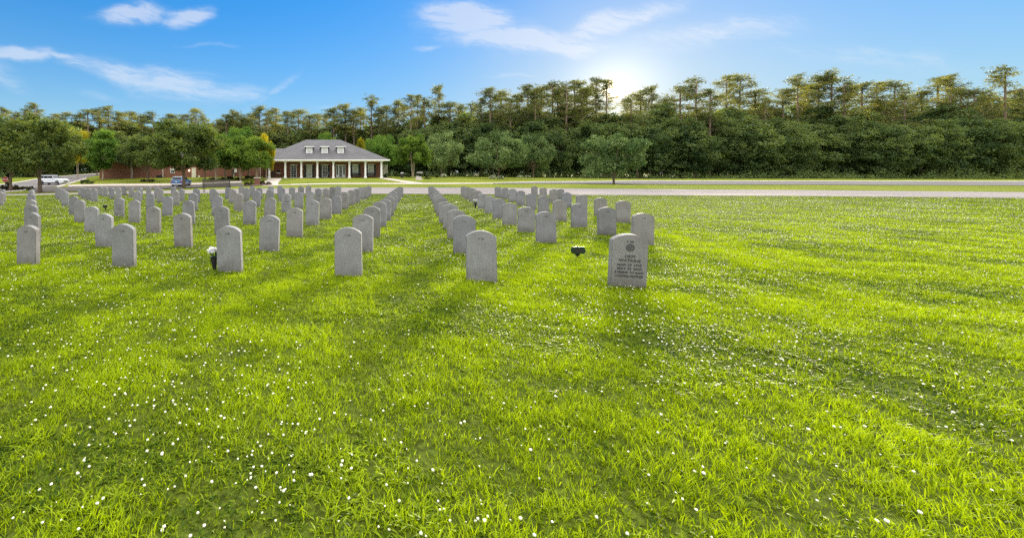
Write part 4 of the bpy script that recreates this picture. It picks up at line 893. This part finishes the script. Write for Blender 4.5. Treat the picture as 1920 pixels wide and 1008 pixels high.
        for _ in range(7):
            z = rng.uniform(.35, .6)*H; a = rng.uniform(0, 6.28); l = rng.uniform(.5, 1.6); b.tube([(0, 0, z), (l*math.cos(a), l*math.sin(a), z+.1)], [.035, .012], 4, cap=False)
        tr = b.mesh('trunk', M['pine_bark'], smooth=True); dim = (6.5, H+.3)
    elif kind == 'shrub':        # low rounded shrub, 1.6 m wide, 1 m high
        C, L, lr, tc = crown_pts(rng, .72, .48, .45, 22, 14, -.6, .3, .3)
        cr = leaves('foliage', C, .10, 14, .045, M['shrub_leaf'], rng, .9, .3, .5, tc); tr = trunk_mesh('stem', rng, -.1, .35, .035, T(L, 8), M['bark'], .03, 3, .08, 5); dim = (1.6, 1.0)
    elif kind == 'red_shrub':
        C, L, lr, tc = crown_pts(rng, .72, .48, .45, 22, 14, -.6, .3, .3)
        cr = leaves('foliage', C, .10, 14, .05, M['red_shrub_leaf'], rng, .9, .3, .5, tc); tr = trunk_mesh('stem', rng, -.1, .35, .035, T(L, 8), M['bark'], .03, 3, .08, 5); dim = (1.6, 1.0)
    elif kind == 'flower_shrub':
        C, L, lr, tc = crown_pts(rng, .72, .48, .45, 22, 14, -.6, .3, .3)
        cr = leaves('foliage', C, .10, 10, .05, M['green_leaf'], rng, .9, .3, .5, tc); tr = leaves('blossom', C[::2]*1.06, .10, 9, .05, M['petal'], rng, .9, .6, .8, tc[::2]); dim = (1.6, 1.0)
    PROTO[kind, var] = (cr, tr, dim); return PROTO[kind, var]
NAMES = {'oak':('oak_tree','tree'),'grey_oak':('oak_tree','tree'),'tall_grey':('oak_tree','tree'),'round':('pear_tree','tree'),'myrtle':('crape_myrtle','tree'),'yellow':('crape_myrtle','tree'),'green':('broadleaf_tree','tree'),'wood':('broadleaf_tree','tree'),'pine':('pine_tree','tree'),'shrub':('shrub','shrub'),'red_shrub':('shrub','shrub'),'flower_shrub':('flowering_shrub','shrub')}
_tr = random.Random(77)
def tree(kind, px, ytop, Y, wpx, label, var=0, group=None, X=None, z=None, zt=None, name=None):
    cr, tr, dim = proto(kind, var); X = px2X(px, Y) if X is None else X; z = gz1(X, Y) if z is None else z
    zt = HC+(YH-ytop)*Y/F if zt is None else zt; w = wpx*Y/F; n, c = NAMES[kind]
    T = empty(name or n, (X, Y, z), _tr.uniform(0, 6.28), label, c, group); T.scale = (w/dim[0], w/dim[0], max(.2, (zt-z)/dim[1]))
    for me in (cr, tr): link_mesh(me.name.split('.')[0], me, T)
    return T
# lawn and street trees
tree('oak', 75, 220, 42, 152, 'large dark oak at the far left, its trunk beside the white car', 0)
tree('oak', 20, 232, 50, 110, 'dark spreading oak cut off by the left edge behind the stop sign', 2)
tree('round', 193, 240, 78, 66, 'round headed green tree on a slim pale trunk on the lawn at the left')
tree('green', 182, 258, 100, 50, 'smaller green tree behind the round headed tree at the left', 1)
tree('yellow', 146, 246, 86, 44, 'yellow green sunlit tree between the large left oak and the round headed tree', 1)
tree('tall_grey', 246, 254, 78.5, 52, 'lighter grey green crown just left of the dark oak before the wing', 1)
tree('tall_grey', 384, 250, 74, 56, 'lighter olive crown between the largest oak and the crape myrtles', 0)
tree('oak', 277, 252, 72, 92, 'dark oak with a ring of shrubs at its foot before the long brick wing', 1)
tree('oak', 345, 224, 52, 138, 'largest dark oak, standing over the blue car', 2)
tree('myrtle', 405, 256, 69, 58, 'crape myrtle with pale stems just right of the largest oak', 0, 'crape myrtles in front of the building')
tree('myrtle', 422, 262, 74, 50, 'crape myrtle with forked pale stems, second from the left before the building', 1, 'crape myrtles in front of the building')
tree('myrtle', 451, 258, 69, 68, 'crape myrtle with a slim pale trunk behind the bench end, third from the left', 2, 'crape myrtles in front of the building')
tree('myrtle', 482, 258, 67.5, 66, 'crape myrtle with yellow green crown overlapping the left roof corner', 0, 'crape myrtles in front of the building')
tree('myrtle', 436, 262, 76, 58, 'crape myrtle between the forked and the slim trunked ones before the wing', 2, 'crape myrtles in front of the building')
tree('myrtle', 466, 262, 74, 56, 'crape myrtle behind the two nearest the porch', 0, 'crape myrtles in front of the building')
tree('yellow', 499, 253, 69, 34, 'tree top with sunlight coloured into its yellow leaves against the left roof slope', 0)
tree('green', 447, 231, 103, 62, 'rounded bright green tree rising behind the crape myrtles', 0)
tree('green', 612, 245, 100, 42, 'green tree top showing just above the roof ridge', 1)
tree('yellow', 676, 261, 98, 20, 'small yellow green tree behind the right roof slope', 1)
tree('green', 714, 249, 90, 62, 'light green tree beside the right end of the building', 1)
tree('myrtle', 774, 251, 76, 66, 'crape myrtle with a branching pale trunk on the lawn right of the building', 1)
tree('grey_oak', 828, 244, 92, 76, 'dark grey green rounded tree at the wood edge right of the crape myrtle', 1)
tree('grey_oak', 934, 247, 80, 100, 'grey green oak on the right lawn with white flowering shrubs at its foot', 0)
tree('grey_oak', 1000, 250, 94, 74, 'grey green oak partly behind the larger one on the right lawn', 1)
tree('grey_oak', 1151, 245, 49, 112, 'large grey green oak by the second road near the right edge', 2)
tree('oak', 15, 322, 51, 8, 'slim young tree trunk beside the stop sign post', 0)
# shrubs
SH = [(162,341.5,68,26,8,'shrub','low dark shrub mound on the lawn right of the white car'),
 (269,341.5,71,14,6,'shrub','left dark shrub at the foot of the oak before the brick wing'),(284,341.5,71,14,6,'red_shrub','right reddish shrub at the foot of the oak before the brick wing'),
 (725,331.5,75.5,13,9,'shrub','clipped dark green hedge shrub at the right end of the porch'),(743.5,327,82,12,9.5,'shrub','round clipped bush standing alone right of the building'),
 (766,333,77.5,12,7.5,'shrub','small dark bush at the foot of the crape myrtle right of the building'),(801,335.5,68,14,5,'shrub','low dark shrub on the lawn right of the pale panel'),
 (821,333,80,12,8,'shrub','left one of two joined bushes on the lawn before the dark wood'),(832,333,80,11,8,'flower_shrub','pale flecked bush joined to the right of a darker one before the wood'),
 (923.5,336,78.5,13,8,'flower_shrub','white flowering shrub left of the grey green oak trunk on the right lawn'),(938.5,336,78.5,11,7.5,'flower_shrub','yellow white shrub right of the grey green oak trunk on the right lawn'),
 (976,331.5,92,12,4.5,'flower_shrub','low white flowering shrub at the foot of the farther right oak'),(990,331.5,92,9,4.5,'flower_shrub','smallest white flowering shrub at the edge of the wood on the right'),
 (398,337,71,13,6,'red_shrub','dark shrub at the foot of the leftmost crape myrtle'),(417,337.5,71,15,5.5,'shrub','dark green shrub under the forked crape myrtle'),(431,337,72,14,6,'red_shrub','reddish shrub left of the slim crape myrtle'),(447,337.5,70,13,5.5,'shrub','dark shrub around the trunk of the third crape myrtle'),
 (465,335,73,14,6.5,'shrub','dark shrub against the brick wing left of the porch'),(474,335,73,10,6,'shrub','small dark shrub behind the brick pillar'),
 (463,345,54.5,13,7,'red_shrub','leftmost reddish shrub in the mulched bed before the porch'),(472,343,55.5,12,7.5,'shrub','green shrub left of the brick pillar in the mulched bed'),(492,343.5,55.5,12,7.5,'red_shrub','reddish shrub right of the brick pillar in the mulched bed'),(503,344.5,55,11,6,'shrub','rightmost shrub in the mulched bed before the porch')]
for i, (px, yb, Y, w, h, k, lab) in enumerate(SH):
    z = gz1(px2X(px, Y), Y); tree(k, px, 0, Y, w, lab, i % 2, zt=z+h*Y/F, z=z)
for i in range(13):
    px = 3+i*4.6+(_tr.uniform(-1, 1)); Y = 52+_tr.uniform(-1.5, 1.5); z = gz1(px2X(px, Y), Y)
    tree(('shrub','red_shrub')[i % 2], px, 0, Y, 9.5, '%s low shrub in the bed by the stop sign, %s from the left' % (('green','reddish')[i % 2], ordw(i+1)), i % 2, 'low shrubs in the bed by the stop sign', zt=z+_tr.uniform(.45, .75), z=z)
# ---------------------------------------------------------------- the wood
TLP = [(-400,80),(0,88),(70,92),(150,114),(215,128),(300,116),(400,108),(700,104),(860,103),(1000,99),(1200,99),(1960,84)]
def TL(px): return float(np.interp(px, [p[0] for p in TLP], [p[1] for p in TLP]))
PINES = [(5,202),(30,212),(48,205),(64,194),(100,213),(125,211),(150,214),(166,205),(186,204),(203,200),(222,210),(245,210),(268,216),(286,210),(318,214),(341,215),(366,204),(383,220),(412,224),(425,214),(438,208),(456,220),(471,214),(488,201),(502,212),(516,204),(540,209),(562,206),(580,216),(594,213),(612,214),(625,204),(648,195),(664,206),(675,203),(697,182),(712,204),(726,199),(746,189),(758,196),(770,177),(783,178),(797,186),(823,160),(842,192),(862,198),(885,194),(903,184),(919,164),(941,171),(957,184),(968,177),(990,159),(1004,168),(1014,163),(1036,154),(1049,166),(1061,157),(1079,151),(1092,166),(1103,163),(1118,145),(1136,149),(1182,182),(1202,172)]
rr = random.Random(11); px = 1222
while px < 1960: PINES.append((px, rr.uniform(140, 188)-(px-1200)*.02)); px += rr.uniform(19, 34)
for i, (px, yt) in enumerate(sorted(PINES)):
    Y = TL(px)+rr.uniform(5, 22); where = 'at the left' if px < 230 else 'behind the brick building' if px < 740 else 'right of the building' if px < 1210 else 'beyond the right lawn'
    tree('pine', px, yt, Y, rr.uniform(42, 70)*(1 if px < 1250 else 1.1), 'tall pine %s, %s pine from the left' % (where, ordw(i+1)), i % 11, 'pines rising above the wood')
WOOD = []; px = -60
while px < 1980:
    top = np.interp(px, [0,60,130,230,330,400,430,540,640,700,760,820,870,900,960,1040,1100,1140,1200,1960], [216,218,224,222,226,228,222,228,224,226,216,210,206,206,202,198,198,200,202,184])
    WOOD.append((px, top+rr.uniform(-9, 14), TL(px)+rr.uniform(10, 24))); px += rr.uniform(17, 27)
px = -60
while px < 1980:
    lo = 745 < px < 1300; top = np.interp(px, [0,230,400,540,745,760,860,960,1200,1960], [246,256,250,268,268,246,232,228,226,214])
    if not 500 < px < 742 or rr.random() < .55: WOOD.append((px, top+rr.uniform(-12, 14), TL(px)+rr.uniform(2, 8)))
    px += rr.uniform(22, 36)
for i, (px, yt, Y) in enumerate(sorted(WOOD)):
    where = 'behind the left street trees' if px < 420 else 'behind the brick building' if px < 740 else 'right of the building' if px < 1210 else 'beyond the right lawn'
    tree('wood', px, yt, Y, rr.uniform(60, 84), 'dense dark wood tree %s, %s from the left' % (where, ordw(i+1)), i % 8, 'dark broadleaf trees of the wood')
def undergrowth():
    rng = np.random.default_rng(8); n = 6500; px = rng.uniform(-300, 1980, n); Y = np.array([TL(p) for p in px])+rng.uniform(-1.5, 9, n); X = (px-CX)*Y/F
    hmax = 2.6+1.6*np.sin(px*.05)+1.2*np.sin(px*.13+1); z = gz(X, Y)+rng.uniform(0, 1, n)**1.5*hmax*np.clip((Y-np.array([TL(p) for p in px])+2.5)/5, .25, 1.3)
    me = leaves('undergrowth', np.stack([X, Y, z], -1), .8, 16, .16, M['wood_leaf'], rng, .8); tag(link_mesh('undergrowth', me), 'dark tangled undergrowth along the foot of the wood', 'undergrowth', None, 'stuff')
    n = 2600; px = rng.uniform(-300, 1980, n); Y = np.array([TL(p) for p in px])+rng.uniform(12, 30, n); X = (px-CX)*Y/F; z = gz(X, Y)+rng.uniform(0, 1, n)*4.5
    me = leaves('undergrowth', np.stack([X, Y, z], -1), 1.3, 16, .34, M['wood_leaf'], rng, .8); tag(link_mesh('undergrowth', me), 'shaded brush between the trunks inside the wood', 'undergrowth', None, 'stuff')
    n = 5000; px = rng.uniform(-500, 2100, n); Y = np.array([TL(p) for p in px])+rng.uniform(28, 44, n); X = (px-CX)*Y/F; h = 14+2.5*np.sin(px*.03)+2*np.sin(px*.11); h = np.where(px > 760, h+3, h)
    z = gz(X, Y)+rng.uniform(0, 1, n)**.8*h
    me = leaves('far_wood', np.stack([X, Y, z], -1), 1.8, 18, .42, M['wood_leaf'], rng, .8); tag(link_mesh('far_wood', me), 'deep shaded mass of the wood behind its front trees', 'wood', None, 'stuff')
undergrowth()
# ---------------------------------------------------------------- grass blades, clover
def lawn_blades():
    rng = np.random.default_rng(21)
    nE = np.array(NEARE, float)
    def scatter(dens, y0, y1, n, pad=170):
        """rejection sample so that density(Y) holds"""
        Ys = np.linspace(y0, y1, 400); wdt = (1920+2*pad)/F*Ys; pdf = wdt*dens(Ys); cdf = np.cumsum(pdf); tot = np.trapezoid(pdf, Ys) if hasattr(np, 'trapezoid') else np.trapz(pdf, Ys); cdf /= cdf[-1]
        k = int(tot) if n is None else n; Y = np.interp(rng.uniform(0, 1, k), cdf, Ys); px = rng.uniform(-pad, 1920+pad, k); X = (px-CX)*Y/F
        ok = Y < np.interp(px, nE[:, 0], nE[:, 1])-.12; return X[ok], Y[ok]
    dens = lambda Y: np.minimum(9500, 6.2*208000/np.maximum(Y, 1)**3)
    # tufts: centres first, then the blades of each tuft round its centre
    TN = 9
    X, Y = scatter(lambda y: dens(y)/TN*1.18, 1.25, 36, None)
    def fbm(X, Y, s):
        v = 0
        for q, (a_, b_) in enumerate(((1, .3), (-.6, 1.1), (1.7, -1.3), (2.9, 2.1), (-4.3, 3.1), (6.1, 5.3))):
            v = v+np.sin(s*(a_*X+b_*Y)+2.1*q+1.7*np.sin(s*.8*(b_*X-a_*Y)+q))/(1+.45*q)
        return np.clip(.5+.24*v, 0, 1)
    p1 = fbm(X, Y, 1.5); p2 = fbm(X+40, Y, 5.0)
    keep = rng.uniform(0, 1, len(X)) > .30*(1-p2)**1.5
    X, Y, p1, p2 = X[keep], Y[keep], p1[keep], p2[keep]; nt_ = len(X)
    ttint = rng.normal(0, .17, nt_)+.34*(p1-.5)+.42*(p2-.5); tclov = rng.uniform(0, 1, nt_) < .10+.55*(p1 < .42)
    idx = np.repeat(np.arange(nt_), TN); k = len(idx); sp_ = .019*np.clip(Y[idx]/5, 1, 4)
    X = X[idx]+rng.normal(0, 1, k)*sp_; Y = Y[idx]+rng.normal(0, 1, k)*sp_; Z = gz(X, Y)+.008
    far = np.clip(Y/6, 1, 6); patch = p1[idx]
    h = rng.uniform(.016, .046, k)*(.65+.7*p2[idx])*(1+.05*far); w = rng.uniform(.0022, .0042, k)*far**.85
    clov = tclov[idx]
    a = rng.uniform(0, 2*np.pi, k); lean = rng.uniform(.3, 1.25, k)*h; b = a+rng.normal(0, .6, k)
    ax = np.stack([np.cos(a), np.sin(a), 0*a], -1); ld = np.stack([np.sin(b)*-1, np.cos(b), 0*b], -1)
    P = np.stack([X, Y, Z], -1); up = np.array([0, 0, 1.])
    w2 = np.where(clov, w*2.6, w); h2 = np.where(clov, h*.62, h)
    B0 = P-ax*w[:, None]*.5; B1 = P+ax*w[:, None]*.5
    mid = P+up*h2[:, None]*.58+ld*lean[:, None]*.32; M0 = mid-ax*w2[:, None]*.5; M1 = mid+ax*w2[:, None]*.5; tip = P+up*h2[:, None]*np.where(clov, .72, 1)[:, None]+ld*lean[:, None]*np.where(clov, 1.0, .95)[:, None]
    V = np.stack([B0, B1, M1, M0, tip], 1).reshape(-1, 3); I = np.arange(k)*5
    Q = np.stack([I, I+1, I+2, I+3], -1); Tq = np.stack([I+3, I+2, I+4], -1)
    tint = np.clip(.56+ttint[idx]+rng.normal(0, .20, k)-np.where(clov, .20, 0), 0, 1)
    me = npmesh('grass', V, [Q, Tq], M['grass_leaf'], tint=np.repeat(tint, 5)); tag(link_mesh('grass', me), 'short bright green grass and clover leaves of the cemetery lawn', 'grass', None, 'stuff')
    # clover heads
    dn = lambda Y: np.minimum(165, 165*(9/np.maximum(Y, 1))**1.8)
    X, Y = scatter(dn, 1.25, 26, None)
    pt = .5+.5*np.sin(X*.9+.7+1.6*np.sin(Y*.55))*np.sin(Y*1.0+1.1*np.sin(X*.6)); keep = rng.uniform(0, 1, len(X)) < .10+.9*pt**2.2; X, Y = X[keep], Y[keep]; n = len(X)
    Z = gz(X, Y)+rng.uniform(.018, .062, n); r = rng.uniform(.0035, .0075, n)*np.where(rng.uniform(0, 1, n) < .3, .6, 1)*np.clip(Y/9, 1, 1.9)
    bm = bmesh.new(); bmesh.ops.create_icosphere(bm, subdivisions=1, radius=1); iv = np.array([v.co[:] for v in bm.verts]); fi = np.array([[v.index for v in f.verts] for f in bm.faces]); bm.free()
    iv = iv*np.array([1, 1, .85]); jit = rng.uniform(.8, 1.2, (n, len(iv), 1))
    V = (np.stack([X, Y, Z], -1)[:, None]+iv[None]*jit*r[:, None, None]).reshape(-1, 3); Fa = (fi[None]+(np.arange(n)*len(iv))[:, None, None]).reshape(-1, 3)
    # thin stalks
    s = np.stack([X, Y, Z], -1); g0 = s.copy(); g0[:, 2] -= .07; d = np.array([.0009, 0, 0])*np.clip(Y/6, 1, 3)[:, None]; SV = np.stack([g0-d, g0+d, s+d, s-d], 1).reshape(-1, 3); SQ = np.arange(n*4).reshape(n, 4)+len(V)
    me = npmesh('clover_flowers', np.concatenate([V, SV]), [Fa, SQ], [M['petal'], M['shrub_leaf']], midx=np.r_[np.zeros(len(Fa)), np.ones(len(SQ))])
    tag(link_mesh('clover_flowers', me), 'small white clover flower heads scattered through the grass', 'clover', None, 'stuff')
lawn_blades()
